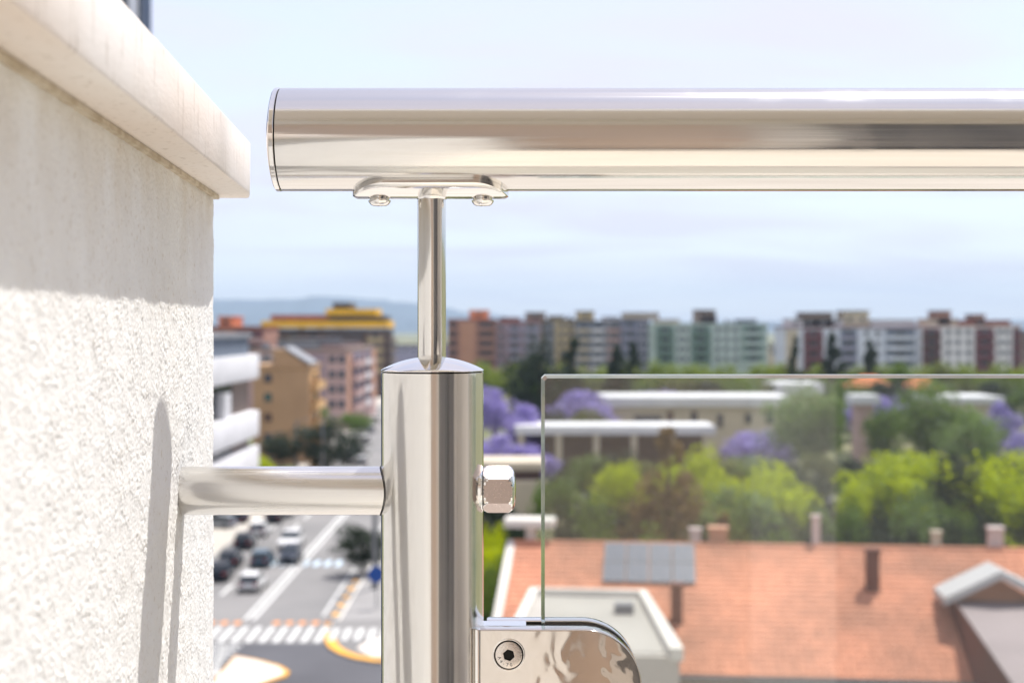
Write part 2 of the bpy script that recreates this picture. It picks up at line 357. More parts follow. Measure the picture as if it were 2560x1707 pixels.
# ---- street: left kerb, right kerb run parallel, bending left in the distance
road_c = [(-20, 94.9), (-20, 215), (-28, 375), (-37, 560), (-52, 800)]
def strip(name, off0, off1, z0, z1, m, path=road_c):
    mb = MB(); vs = []
    for i, (x, y) in enumerate(path):
        vs += [(x + off0, y, z1), (x + off1, y, z1)]
    n = len(path)
    mb.add(vs, [(2 * i, 2 * i + 1, 2 * i + 3, 2 * i + 2) for i in range(n - 1)])
    if z0 < z1:
        for o in (off0, off1):
            w = [];
            for (x, y) in path: w += [(x + o, y, z0), (x + o, y, z1)]
            mb.add(w, [(2 * i, 2 * i + 2, 2 * i + 3, 2 * i + 1) for i in range(n - 1)])
        (x, y) = path[0]; mb.add([(x + off0, y, z0), (x + off1, y, z0), (x + off1, y, z1), (x + off0, y, z1)], [(0, 1, 2, 3)])
    return mb.build(name, m)
road = tag(strip('road', -7.5, 7.5, 0, 0.004, M['asphalt']), 'grey four lane street running away below the balcony', 'road', kind='structure')
jn = MB(); jn.prism([(-46, 40), (-4.5, 40), (-4.5, 94.896), (-46, 94.896)], -0.05, 0.004)
junction = tag(jn.build('road_junction', M['asphalt_dark']), 'dark asphalt street junction below the crossing', 'road', kind='structure')
tag(strip('pavement_left', -12.5, -7.7, 0, 0.13, M['pavement']), 'cream pavement on the parked car side of the street', 'pavement', kind='structure')
tag(strip('kerb_left', -7.7, -7.5, 0, 0.125, M['kerb_stone']), 'stone kerb along the parked car side of the street', 'kerb', kind='structure')
tag(strip('kerb_right', 7.5, 7.7, 0, 0.125, M['white_trim'], [(-20, 101.2)] + road_c[1:]), 'stone kerb along the bus stop side of the street', 'kerb', kind='structure')
tag(strip('pavement_right', 7.7, 12.0, 0, 0.13, M['paving_grey'], [(-20, 101.2)] + road_c[1:]), 'pale grey pavement on the bus stop side of the street', 'pavement', kind='structure')

def quad(name, pts, m, parent, z=0.009):
    mb = MB(); n = len(pts); mb.add([(p[0], p[1], z) for p in pts], [tuple(range(n))]); return mb.build(name, m, parent)
def rect(name, x0, x1, y0, y1, m, parent, z=0.009): return quad(name, [(x0, y0), (x1, y0), (x1, y1), (x0, y1)], m, parent, z)
fc = MB(); fc.prism([(-60, -120), (60, -120), (60, 39.9), (-60, 39.9)], -0.05, 0.012)
tag(fc.build('forecourt', M['pavement']), 'pale paved forecourt at the foot of the building', 'forecourt', kind='structure')
# zebra crossing stripes with their orange end squares
me_stripe = None
x = -22.6
while x < -12.9:
    rect('zebra_stripe', x, x + 0.43, 95.2, 100.0, M['paint_white'], road)
    if not (-19.2 < x < -17.6): rect('orange_square', x - 0.02, x + 0.45, 100.9, 102.0, M['paint_orange'], road)
    x += 0.93
for k in range(7): rect('far_zebra_stripe', -21.6 + k * 0.98, -21.1 + k * 0.98, 125.6, 128.6, M['paint_blue_white'], road)
def line_strip(name, off, w, y0, y1, m=M['paint_white']):
    path = [(-20, y) for y in (y0, min(y1, 215))]
    if y1 > 215: path += [(-20 - 8 * (y1 - 215) / 160, y1)]
    vs = []
    for (px_, y) in path: vs += [(px_ + off - w / 2, y, 0.009), (px_ + off + w / 2, y, 0.009)]
    mb = MB(); mb.add(vs, [(2 * i, 2 * i + 1, 2 * i + 3, 2 * i + 2) for i in range(len(path) - 1)]); return mb.build(name, m, road)
line_strip('centre_line', 0.75, 0.28, 102.5, 330); line_strip('centre_line', 1.35, 0.28, 102.5, 330)
for k in range(14): line_strip('lane_dash', -2.9, 0.3, 103 + k * 9, 107.5 + k * 9)
line_strip('parking_line', -5.2, 0.22, 102.5, 300)
line_strip('edge_line', 6.2, 0.2, 104, 240)
for k in range(0, 12, 2):
    rect('yellow_bus_bay_dash', -13.2 + (k % 2) * 0.35, -12.75 + (k % 2) * 0.35, 100.5 + k * 1.7, 101.8 + k * 1.7, M['paint_yellow'], road)
# hatching beside the traffic island
for k in range(9):
    y = 85.6 + k * 1.05; quad('hatch_stripe', [(-21.8, y), (-18.3 + 0.05 * k, y), (-18.3 + 0.05 * k, y + 0.4), (-21.8, y + 0.4)], M['paint_white'], junction)
quad('hatch_border', [(-18.1, 86), (-17.8, 86), (-19.0, 94.6), (-19.3, 94.6)], M['paint_white'], junction)

def traffic_island(name, pts, kerb_m, top_m, label, w=0.5):
    root = empty(name, (*pts[0], 0)); o = Vector((*pts[0], 0))
    loc = [(p[0] - o.x, p[1] - o.y) for p in pts]
    MB().prism(loc, 0.0, 0.126).build('kerb', kerb_m, root)
    c = (sum(p[0] for p in loc) / len(loc), sum(p[1] for p in loc) / len(loc))
    inn = []
    for p in loc:
        v = Vector((c[0] - p[0], c[1] - p[1])); v = v.normalized() * min(w, v.length * 0.4); inn.append((p[0] + v.x, p[1] + v.y))
    MB().prism(inn, 0.1262, 0.145).build('paving', top_m, root)
    tag(root, label, 'traffic island'); return root
isl = [G(588, 1643), G(640, 1652), G(700, 1668), G(724, 1682), G(716, 1692), G(640, 1718), G(520, 1760), G(500, 1745)]
traffic_island('traffic_island', [(p.x, p.y) for p in isl], M['paint_yellow'], M['island_top'], 'pale triangular traffic island with yellow kerb near bottom of the street', 0.32)
cor = [G(812, 1588), G(812, 1606), G(822, 1622), G(845, 1636), G(880, 1648), G(930, 1657), G(1000, 1660), G(1060, 1655), G(1060, 1550), G(960, 1550), G(834, 1553)]
crn = traffic_island('street_corner', [(p.x, p.y) for p in cor], M['kerb_stone'], M['asphalt'], 'rounded street corner with broad yellow kerb beside the zebra crossing', 0.2)
arc = [Vector((p.x - crn.location.x, p.y - crn.location.y)) for p in cor[:8]]; ctr = Vector((G(1000, 1600).x - crn.location.x, G(1000, 1600).y - crn.location.y))
ay = MB(); av = []
for p in arc:
    q = p + (ctr - p).normalized() * 0.75; av += [(p.x, p.y, 0.1485), (q.x, q.y, 0.1485)]
ay.add(av, [(2 * i, 2 * i + 2, 2 * i + 3, 2 * i + 1) for i in range(7)]); ay.build('yellow_kerb_band', M['paint_yellow'], crn)
for k in range(5): rect('zebra_stripe', -12.35 + 0.85 * k - crn.location.x, -11.9 + 0.85 * k - crn.location.x, 95.2 - crn.location.y, 98.8 - crn.location.y, M['paint_white'], crn, 0.150)
wp = [G(892, 1618, 0.2), G(930, 1596, 0.2), G(1010, 1590, 0.2), G(1010, 1640, 0.2), G(930, 1638, 0.2)]
MB().prism([(p.x - crn.location.x, p.y - crn.location.y) for p in wp], 0.1455, 0.19).build('pale_slab', M['island_top'], crn)

# ================================================================== THE TERRACE (camera stands on it)
WA = lambda y: -0.1371 - 0.0675 * (y - D)           # plane of the plastered parapet face
FLOOR = H - 1.0
tb = MB(); tb.box(-0.33, 3.4, -1.62, 0.70, FLOOR - 0.3, FLOOR)
tag(tb.build('terrace_floor', M['floor_tile']), 'sunlit beige terrace floor behind the railing', 'floor', kind='structure')
sf = MB(); sf.box(-0.6, 3.4, -1.5, -0.30, H + 1.62, H + 1.85)
tag(sf.build('ceiling', M['soffit_paint']), 'painted underside of the balcony above the terrace', 'ceiling', kind='structure')
fac = empty('terrace_facade', (0, -1.5, FLOOR))
fb = MB()
fb.box(-0.6, -0.50, -0.3, 0, 0, 2.62); fb.box(-0.50, 0.45, -0.3, 0, 2.1, 2.62); fb.box(0.45, 0.61, -0.3, 0, 0, 2.62)
fb.box(0.61, 2.75, -0.3, 0, 2.2, 2.62); fb.box(2.75, 3.4, -0.3, 0, 0, 2.62)
fb.build('wall', M['cream_render'], fac)
MB().box(-0.50, 0.45, -0.12, -0.05, 0, 2.1).build('door', M['added_salmon_door'], fac)  # unseen door, added and widened for its warm reflection in the steel
MB().box(-0.6, 3.4, -6.0, -0.3, -FLOOR, 2.85).build('building_body', M['white_render'], fac)
wd = MB(); wd.box(0.61, 2.75, -0.14, -0.10, 0.05, 2.2); wd.build('window', mat('curtained_glass', S(140, 137, 133), S(110, 109, 109), scale=1.5, rough=0.25, stretch=(6, 1, 0.4)), fac)
fr = MB(); fr.box(0.61, 2.75, -0.1, -0.04, 0, 0.05); fr.box(1.63, 1.72, -0.1, -0.04, 0.05, 2.2); fr.build('window_frame', M['dark_frame'], fac)
tag(fac, 'cream terrace wall with added salmon door and dark sliding window, behind the viewer', 'facade')
sw = MB(); sw.box(3.4, 3.6, -1.5, 0.62, FLOOR - 0.3, H + 1.85)
tag(sw.build('side_wall', M['cream_render']), 'cream side wall closing the far end of the terrace', 'wall', kind='structure')

# ---- parapet wall with rough plaster and stone coping
def worley(u, v, seed):
    r = np.random.RandomState(seed); T = r.rand(256, 256, 2)
    iu = np.floor(u).astype(int); iv = np.floor(v).astype(int); best = np.full(u.shape, 9.0)
    for a in (-1, 0, 1):
        for b in (-1, 0, 1):
            cu, cv = iu + a, iv + b; t = T[cu % 256, cv % 256]
            best = np.minimum(best, (cu + t[..., 0] - u) ** 2 + (cv + t[..., 1] - v) ** 2)
    return np.sqrt(best)
def vnoise(u, v, seed):
    r = np.random.RandomState(seed); T = r.rand(256, 256)
    iu = np.floor(u).astype(int); iv = np.floor(v).astype(int); fu, fv = u - iu, v - iv
    fu = fu * fu * (3 - 2 * fu); fv = fv * fv * (3 - 2 * fv)
    g = lambda a, b: T[(iu + a) % 256, (iv + b) % 256]
    return (g(0, 0) * (1 - fu) + g(1, 0) * fu) * (1 - fv) + (g(0, 1) * (1 - fu) + g(1, 1) * fu) * fv

UND = 0.0641                       # coping underside above the eye
parapet = empty('parapet_wall', (-0.22, 0.2, FLOOR))
PO = Vector((-0.22, 0.2, FLOOR))
def plaster_sheet():
    step = 0.00050; yend = 0.6828; y0 = 0.23; k = math.sqrt(1 + 0.0675 ** 2); L = (yend - y0) * k
    dirv = np.array([-0.0675, 1.0]) / k; nrm = np.array([1.0, 0.0675]) / k
    p0 = np.array([WA(y0), y0]); r = 0.004
    s = np.arange(0, L - r, step); P = p0 + s[:, None] * dirv; Nn = np.repeat(nrm[None], len(s), 0)
    c = p0 + (L - r) * dirv - r * nrm
    th = np.linspace(0, math.pi / 2, 10)[1:]
    arcN = np.cos(th)[:, None] * nrm + np.sin(th)[:, None] * dirv
    P = np.vstack([P, c + arcN * r]); Nn = np.vstack([Nn, arcN])
    t = np.arange(step, 0.03, step); P = np.vstack([P, c + dirv * r - nrm * t[:, None]]); Nn = np.vstack([Nn, np.repeat(dirv[None], len(t), 0)])
    arc = np.concatenate([[0], np.cumsum(np.linalg.norm(np.diff(P, axis=0), axis=1))])
    zz = np.arange(-0.21, UND + 0.002, step)
    U, V = np.meshgrid(arc, zz, indexing='ij')
    wob = vnoise(U / 0.004, V / 0.004, 4) * 1.2
    g = worley(U / 0.0016 + wob, V / 0.0016 + wob, 1); g2 = worley(U / 0.0011, V / 0.0011 + wob, 2)
    big = vnoise(U / 0.011, V / 0.011, 3); gate = np.clip((vnoise(U / 0.0045, V / 0.0045, 6) - 0.28) * 2.2, 0, 1)
    h = 0.00058 * np.clip(1 - g * 1.05, 0, 1) * (0.35 + 0.65 * gate) + 0.0002 * np.clip(1 - g2, 0, 1) + 0.0004 * big
    PX3 = P[:, None, 0] + Nn[:, None, 0] * h; PY3 = P[:, None, 1] + Nn[:, None, 1] * h
    co = np.stack([PX3 - PO.x, PY3 - PO.y, np.broadcast_to(V + H - PO.z, PX3.shape)], -1).reshape(-1, 3)
    nu, nv = U.shape
    idx = np.arange(nu * nv).reshape(nu, nv)
    q = np.stack([idx[:-1, :-1], idx[1:, :-1], idx[1:, 1:], idx[:-1, 1:]], -1).reshape(-1, 4)
    me = bpy.data.meshes.new('plaster'); me.vertices.add(len(co)); me.vertices.foreach_set('co', co.ravel().astype(np.float32))
    me.loops.add(q.size); me.loops.foreach_set('vertex_index', q.ravel().astype(np.int32)); me.polygons.add(len(q))
    me.polygons.foreach_set('loop_start', np.arange(0, q.size, 4, dtype=np.int32)); me.polygons.foreach_set('loop_total', np.full(len(q), 4, dtype=np.int32))
    me.polygons.foreach_set('use_smooth', np.ones(len(q), bool)); me.update(); me.validate()
    return link('plaster', me, M['plaster'], parapet)
plaster_sheet()
cb = MB()
def wallpoly(y0, y1, inset, thick): return [(WA(y0) - inset - PO.x, y0 - PO.y), (WA(y0) - thick - PO.x, y0 - PO.y), (WA(y1) - thick - PO.x, y1 - PO.y), (WA(y1) - inset - PO.x, y1 - PO.y)]
cb.prism(wallpoly(-1.49, 0.245, -0.0006, 0.17)[::-1], -0.3, UND + H - PO.z - 0.0005)
cb.prism(wallpoly(0.245, 0.680, 0.0012, 0.17)[::-1], -0.3, UND + H - PO.z - 0.0006)
lo = wallpoly(0.245, 0.6828, -0.0006, 0.17)[::-1]
cb.prism(lo, -0.3, H - 0.2085 - PO.z)
cb.build('core', M['plaster_far'], parapet)
FA = lambda y: -0.1252 - 0.0675 * (y - 0.678)
cp = MB(); cpoly = [(FA(-1.49), -1.49), (FA(0.681), 0.681), (FA(0.681) - 0.0045, 0.7045), (FA(0.706) - 0.20, 0.7055), (FA(-1.49) - 0.20, -1.49)]
cp.prism([(p[0] - PO.x, p[1] - PO.y) for p in cpoly], UND + H - PO.z, 0.0892 + H - PO.z)
cpo = cp.build('coping', M['travertine'], parapet); bevel(cpo, 0.0014, 2); cpo['label'] = 'cream travertine coping slab'
mj = MB(); mj.prism([(p[0] - PO.x, p[1] - PO.y) for p in [(WA(-1.49) + 0.0024, -1.49), (WA(0.683) + 0.0024, 0.6855), (WA(0.683) - 0.1, 0.685), (WA(-1.49) - 0.1, -1.49)]], UND + H - PO.z - 0.0022, UND + H - PO.z - 0.0004)
mj.build('mortar_joint', mat('mortar', S(214, 204, 186), S(186, 172, 150), scale=120, rough=0.95, bump=0.4, bscale=600, dist=0.002), parapet)
tag(parapet, 'rough white plastered parapet wall with cream stone coping beside the railing', 'wall')

# ================================================================== THE RAILING
rail = empty('balcony_railing', (X(1081, D), D, FLOOR)); RO = Vector(rail.location)
def L(x, y, z): return (x - RO.x, y - RO.y, z - RO.z)
mm = 0.001
R = 128 * D / F                                   # 21.2 mm
# post
zt = Z(929, D); pz = MB(); pz.lathe([(R, 0.0), (R, zt - RO.z - 0.0003), (R - 0.0006, zt - RO.z)], (0, 0, 0), 'z', 128)
post = pz.build('post', M['steel_z'], rail, angle=30)
pg = MB(); pg.lathe([(R - 0.0007, zt - RO.z - 0.001), (R - 0.0007, zt - RO.z + 0.0012)], (0, 0, 0), 'z', 96); pg.build('seam', M['dark'], post, smooth=True)
zc0 = Z(928, D) - RO.z; zc1 = Z(923.5, D) - RO.z; apex = Z(891, D) - RO.z
hgt = apex - zc1; RR = (R * R + hgt * hgt) / (2 * hgt)
dome = [(R - 0.0004, zc0), (R + 0.0001, zc0 + 0.0002), (R + 0.0001, zc1 - 0.0003), (R - 0.0002, zc1)]
for i in range(1, 25):
    r = (R - 0.0002) * (1 - i / 24); dome.append((r, apex - RR + math.sqrt(RR * RR - r * r)))
pc = MB(); pc.lathe(dome, (0, 0, 0), 'z', 128); pc.build('post_cap', M['chrome'], post, angle=25)
# stem
rs = 35.5 * D / F; zs1 = Z(480, D) - RO.z
sx = X(1079.5, D) - RO.x
stm = MB(); stm.lathe([(rs - 0.0003, apex - 0.0012), (rs, apex - 0.0004), (rs, zs1 - 0.001), (rs, zs1)], (sx, 0, 0), 'z', 96)
stem = stm.build('stem', M['steel_z'], rail, angle=30)
# handrail
xe = X(705, D); za = Z(350, D); xr = 1.15
hb = MB(); hb.lathe([(R - 0.0004, xe - RO.x), (R, xe - RO.x + 0.0003), (R, xr - RO.x)], (0, 0, za - RO.z), 'x', 192)
hr = hb.build('handrail', M['steel_x'], rail, angle=30)
sg = MB(); sg.lathe([(R - 0.0007, xe - RO.x - 0.001), (R - 0.0007, xe - RO.x + 0.001)], (0, 0, za - RO.z), 'x', 128); sg.build('seam', M['dark'], hr, smooth=True)
e0 = xe - RO.x - 0.0003; e1 = e0 - 0.0021; bl = 0.0031; RB = (R * R + bl * bl) / (2 * bl)
pr = [(R - 0.0003, e0), (R + 0.0001, e0 - 0.0002), (R + 0.0001, e1 + 0.0003), (R - 0.0003, e1)]
for i in range(1, 17):
    r = (R - 0.0003) * (1 - i / 16); pr.append((r, e1 - bl + RB - math.sqrt(RB * RB - r * r)))
ec = MB(); ec.lathe(pr, (0, 0, za - RO.z), 'x', 128); ec.build('end_cap', M['chrome'], hr, angle=25)
# saddle bracket: a pill shaped plate wrapped under the tube
def saddle():
    hx = 194 * D / F; xc = X(1077, D) - RO.x; a0 = 36.5; ri, ro = R + 0.00005, R + 0.0032
    nu, nv = 72, 28; mb = MB(); vi = []; vo = []
    for i in range(nu + 1):
        t = -1 + 2 * i / nu; x = hx * math.sin(t * math.pi / 2)
        ax = abs(x) / hx; k = 1.0 if ax < 0.56 else math.sqrt(max(0.0, 1 - ((ax - 0.56) / 0.44) ** 2))
        k = max(k, 0.10)
        for j in range(nv + 1):
            s_ = -1 + 2 * j / nv; ph = math.radians(a0 * k * s_)
            edge = max(abs(s_), 0); rnd = 0.00075 * max(0, (edge - 0.82) / 0.18) ** 2 + 0.0009 * max(0, (ax - 0.93) / 0.07) ** 2
            vi.append((xc + x, ri * math.sin(ph), za - RO.z - ri * math.cos(ph)))
            r2 = ro - rnd; vo.append((xc + x, r2 * math.sin(ph), za - RO.z - r2 * math.cos(ph)))
    n = nv + 1; N = len(vi); fs = []
    for i in range(nu):
        for j in range(nv):
            a, b, c, d_ = i * n + j, i * n + j + 1, (i + 1) * n + j + 1, (i + 1) * n + j
            fs.append((a, b, c, d_)); fs.append((N + a, N + d_, N + c, N + b))
        for j in (0, nv):
            a, b = i * n + j, (i + 1) * n + j; fs.append((a, b, N + b, N + a) if j == 0 else (a, N + a, N + b, b))
    for i in (0, nu):
        for j in range(nv):
            a, b = i * n + j, i * n + j + 1; fs.append((a, N + a, N + b, b) if i == 0 else (a, b, N + b, N + a))
    mb.add(vi + vo, fs); return mb.build('saddle_bracket', M['chrome'], rail, angle=35)
sad = saddle()
zb = za - RO.z - R - 0.0032
for px_ in (949, 1207):
    xs_ = X(px_, D) - RO.x; b = MB(); rh = 28 * D / F
    b.lathe([(rh * 0.8, zb + 0.0016), (rh * 0.86, zb - 0.0004), (rh, zb - 0.0007), (rh * 0.97, zb - 0.0014), (rh * 0.80, zb - 0.0024), (rh * 0.62, zb - 0.0029), (0.0014, zb - 0.0030), (0.0013, zb - 0.0022), (0, zb - 0.0022)], (xs_, 0, 0), 'z', 48)
    b.build('button_screw', M['chrome'], sad, angle=40)
bs = MB(); bs.lathe([(rs + 0.0008, zb + 0.0022), (rs + 0.0006, zb + 0.0004), (rs + 0.0001, zb - 0.0003)], (sx, 0, 0), 'z', 64); bs.build('socket_collar', M['chrome'], sad, smooth=True)
# tube into the wall
zw = Z(1226, D) - RO.z; rw = 60.5 * D / F; wx0 = WA(D) - 0.03 - RO.x
tw = MB(); tw.lathe([(rw, wx0), (rw, -0.0206 + 0.006)], (0, 0, zw), 'x', 96); wt = tw.build('wall_tube', M['steel_satin'], rail, smooth=True)
def seam_ring():
    mb = MB(); n = 96; vs = []
    for i in range(n):
        t = 2 * math.pi * i / n; y, z_ = rw * math.cos(t), rw * math.sin(t); xx = -math.sqrt(max(0, R * R - y * y))
        for (o_, sc_) in ((0.00005, 1.03), (-0.0004, 1.004), (-0.0004, 0.99)): vs.append((xx + o_ - 0.00012, y * sc_, zw + z_ * sc_))
    mb.add(vs, [(3 * i + k, 3 * ((i + 1) % n) + k, 3 * ((i + 1) % n) + k + 1, 3 * i + k + 1) for i in range(n) for k in (0, 1)])
    return mb.build('weld_seam', M['dark'], wt, smooth=True)
seam_ring()
# hexagon cap nut with washer on the other side of the post
def hexnut():
    z0 = Z(1222, D) - RO.z; x0 = X(1208, D) - RO.x; Rc = 0.0098; ap = Rc * math.cos(math.pi / 6)
    prof = [(0.0, 0.0070), (0.0001, 0.0084), (0.0004, 0.0089), (0.0012, 0.0095), (0.0022, 0.0099), (0.0032, 0.0101), (0.0050, 0.0102), (0.0085, 0.0102), (0.0096, 0.0101), (0.0106, 0.0098), (0.0114, 0.0093), (0.0121, 0.0086), (0.0127, 0.0076), (0.0132, 0.0060), (0.0135, 0.0035), (0.0136, 0.0)]
    n = 192; vs = []; fs = []
    for (a, c) in prof:
        for i in range(n):
            t = 2 * math.pi * i / n                    # flat towards the viewer (-Y)
            q = (t + math.pi / 6) % (math.pi / 3) - math.pi / 6
            r = min(ap / math.cos(q), c); vs.append((x0 + a, -r * math.cos(t), z0 + r * math.sin(t)))
    for k in range(len(prof) - 1):
        for i in range(n):
            j = (i + 1) % n; fs.append((k * n + i, (k + 1) * n + i, (k + 1) * n + j, k * n + j))
    mb = MB().add(vs, fs); mb.m = [0 if all(math.hypot(vs[q_][1], vs[q_][2] - z0) >= ap / math.cos((math.atan2(vs[q_][2] - z0, -vs[q_][1]) + math.pi / 6) % (math.pi / 3) - math.pi / 6) - 2e-6 for q_ in f_) else 1 for f_ in fs]
    nut = mb.build('hexagon_nut', [M['steel_worn'], M['chrome']], rail, angle=14)
    w = MB(); w.lathe([(0.003, x0 - 0.006), (0.0052, x0 - 0.006), (0.0052, x0 - 0.0022), (0.0088, x0 - 0.0026), (0.0096, x0 - 0.0020), (0.0097, x0 - 0.0008), (0.0092, x0 - 0.0002), (0.005, x0)], (0, 0, z0), 'x', 96)
    w.build('washer', M['chrome'], nut, angle=35)
hexnut()
# glass clamp: two D shaped halves with a rubber lined slot
def clamp():
    df = D - 0.0135; xl = X(1190, df) - RO.x; xrr = X(1605, df) - RO.x; ztop = Z(1573, df) - RO.z; rr = 0.0235; zc = ztop - rr
    root_y = -0.0135
    def dshape(x0, inset=0.0, n=40):
        p = [(x0, ztop - inset)]
        for i in range(n + 1):
            t = math.pi / 2 - math.pi * i / n; p.append((xrr - rr + (rr - inset) * math.cos(t), zc + (rr - inset) * math.sin(t)))
        p.append((x0, zc - rr + inset)); return p
    def ext(poly, y0, y1):
        n = len(poly); mb = MB()
        mb.add([(p[0], y0, p[1]) for p in poly] + [(p[0], y1, p[1]) for p in poly], [tuple(range(n)), tuple(range(n, 2 * n))[::-1]] + [(i, n + i, n + (i + 1) % n, (i + 1) % n) for i in range(n)])
        return mb
    sl = X(1315, D) - RO.x
    front = ext(dshape(xl), -0.0135, -0.0050).build('glass_clamp', M['chrome_cast'], rail)
    # countersink for the bolt: a dark ringed recess set in front face is formed by the bolt assembly below
    bevel(front, 0.0007, 3, 50)
    back = ext(dshape(xl + 0.004), 0.0050, 0.0125).build('rear_plate', M['chrome'], front); bevel(back, 0.0006, 2, 50)
    blk = MB(); blk.box(xl + 0.002, sl, -0.0049, 0.0049, zc - rr + 0.001, ztop - 0.0002); blk.build('spacer', M['chrome'], front)
    gk = ext(dshape(sl + 0.0001, 0.0005), -0.0049, -0.0042).build('gasket', M['rubber'], front)
    gk2 = ext(dshape(sl + 0.0001, 0.0005), 0.0042, 0.0049).build('gasket', M['rubber'], front)
    gk3 = MB(); gk3.box(sl + 0.0001, X(1352, D) - RO.x, -0.0041, 0.0041, zc - rr + 0.003, ztop - 0.0016); gk3.build('gasket', M['rubber'], front)
    fl = MB(); fl.box(xl - 0.0004, xl + 0.0018, -0.0139, -0.0095, zc - rr - 0.001, ztop + 0.0001); flo = fl.build('flange', M['chrome'], front); bevel(flo, 0.0004, 2, 40)
    # bolt
    bx = X(1272, df) - RO.x; bz = Z(1636, df) - RO.z; yf = -0.0135
    cup = MB(); cup.lathe([(0.0066, yf - 0.0001), (0.0062, yf - 0.00035), (0.0059, yf - 0.0001), (0.0057, yf + 0.0008)], (bx, 0, bz), 'y', 72); cup.build('bolt_recess', M['chrome'], front, smooth=True)
    ring = MB(); ring.lathe([(0.0061, yf - 0.00006), (0.0, yf - 0.00006)], (bx, 0, bz), 'y', 72); ring.build('recess_gap', M['dark'], front)
    hd = MB(); ro = 0.0054; rh = 0.00245
    # head face with a hexagonal socket: outer ring joined to hexagon
    n = 72; rot = math.radians(12)
    hexr = lambda t: rh * math.cos(math.pi / 6) / math.cos((t - rot + math.pi / 6) % (math.pi / 3) - math.pi / 6)
    rows = [[(ro, yf - 0.0001)], [(ro, yf - 0.00045)], [(ro - 0.0004, yf - 0.0006)], ['h', yf - 0.0006], ['h', yf + 0.0022], [(0.0, yf + 0.0024)]]
    vs = []; fs = []
    for rw_ in rows:
        for i in range(n):
            t = 2 * math.pi * i / n
            if rw_[0] == 'h': r_ = hexr(t); y_ = rw_[1]
            else: r_, y_ = rw_[0]
            vs.append((bx + r_ * math.cos(t), y_, bz + r_ * math.sin(t)))
    for k in range(len(rows) - 1):
        for i in range(n): j = (i + 1) % n; fs.append((k * n + i, k * n + j, (k + 1) * n + j, (k + 1) * n + i))
    hd.add(vs, fs); bolt = hd.build('socket_bolt', M['steel_raw'], front, angle=25)
    so_ = MB(); so_.lathe([(rh * 1.02, yf + 0.0007), (0, yf + 0.0007)], (bx, 0, bz), 'y', 24); so_.build('socket', M['steel_worn'], bolt)
    # stamped characters on the bolt head
    for ch, ang in (('A', 196), ('4', 219), ('-', 240), ('7', 261), ('0', 284)):
        cu = bpy.data.curves.new('stamp', 'FONT'); cu.body = ch; cu.size = 0.0019; cu.extrude = 0.00003; cu.align_x = 'CENTER'; cu.align_y = 'CENTER'
        tmp = bpy.data.objects.new('stamp_source', cu); COL.objects.link(tmp); bpy.context.view_layer.update()
        tme = bpy.data.meshes.new_from_object(tmp.evaluated_get(bpy.context.evaluated_depsgraph_get())); bpy.data.objects.remove(tmp); tme.materials.clear(); tme.materials.append(M['metal_dark'])
        t = bpy.data.objects.new('stamped_character', tme); COL.objects.link(t); t.parent = bolt
        a = math.radians(ang); t.location = (bx + 0.0040 * math.cos(a), yf - 0.00063, bz + 0.0040 * math.sin(a)); t.rotation_euler = (math.pi / 2, -(a + math.pi / 2), 0)
    return front
clamp()
tag(rail, 'polished stainless steel balcony railing with round handrail, post and glass clamp', 'railing')

# ---- glass panel held in the clamp
def glass_panel():
    x0 = X(1353, D); x1 = 1.12; zt_ = Z(936, D); zb_ = H - 0.86; t = 0.0042; c = 0.0014; cc = 0.0014
    root = Vector((x0, D, zb_))
    def ring(y, ins):
        a, b, e, f = x0 + ins, x1 - ins, zb_ + ins, zt_ - ins
        k = cc if ins == 0 else cc * 0.8
        return [(a, y, e), (b, y, e), (b, y, f), (a + k, y, f), (a, y, f - k)]
    rs_ = [ring(D - t, c), ring(D - t + c * 0.7, 0), ring(D + t - c * 0.7, 0), ring(D + t, c)]
    mb = MB(); vs = [(p[0] - root.x, p[1] - root.y, p[2] - root.z) for r_ in rs_ for p in r_]
    mb.add(vs, [(0, 1, 2, 3, 4)], 0); mb.add(vs, [(19, 18, 17, 16, 15)], 0)
    mb2 = [(k * 5 + i, (k + 1) * 5 + i, (k + 1) * 5 + (i + 1) % 5, k * 5 + (i + 1) % 5) for k in range(3) for i in range(5)]
    mb.add(vs, mb2, 1)
    o = mb.build('glass_balustrade', [M['glass'], M['glass_edge']], None, loc=root)
    return tag(o, 'clear glass balustrade panel with green tinted polished edge held by the clamp', 'glass panel')
glass_panel()

# ================================================================== TOWN: generators
CACHE = {}
def window_mesh(w, h, pane, frame):
    k = ('w', round(w, 2), round(h, 2), pane, frame)
    if k not in CACHE:
        mb = MB(); t = 0.09
        mb.box(-w / 2, w / 2, -0.05, -0.01, -h / 2, h / 2, 0)
        for (a, b, c, d) in ((-w / 2 - t, -w / 2, -h / 2 - t, h / 2 + t), (w / 2, w / 2 + t, -h / 2 - t, h / 2 + t), (-w / 2, w / 2, h / 2, h / 2 + t), (-w / 2, w / 2, -h / 2 - t, -h / 2)):
            mb.box(a, b, -0.13, -0.004, c, d, 1)
        me = mb.mesh('window', merge=False); me.materials.append(M[pane]); me.materials.append(M[frame]); CACHE[k] = me
    return CACHE[k]
def balcony_mesh(w, m, dep=1.1, hh=1.05):
    k = ('b', round(w, 2), m, dep)
    if k not in CACHE:
        mb = MB(); mb.box(-w / 2, w / 2, -dep, -0.004, -0.2, 0); mb.box(-w / 2, w / 2, -dep, -dep + 0.12, 0, hh); mb.box(-w / 2, -w / 2 + 0.12, -dep + 0.12, -0.004, 0, hh); mb.box(w / 2 - 0.12, w / 2, -dep + 0.12, -0.004, 0, hh)
        me = mb.mesh('balcony', merge=False); me.materials.append(M[m]); CACHE[k] = me
    return CACHE[k]
def put(name, me, parent, loc, rz=0):
    o = bpy.data.objects.new(name, me); COL.objects.link(o); o.parent = parent; o.location = loc; o.rotation_euler = (0, 0, rz); return o

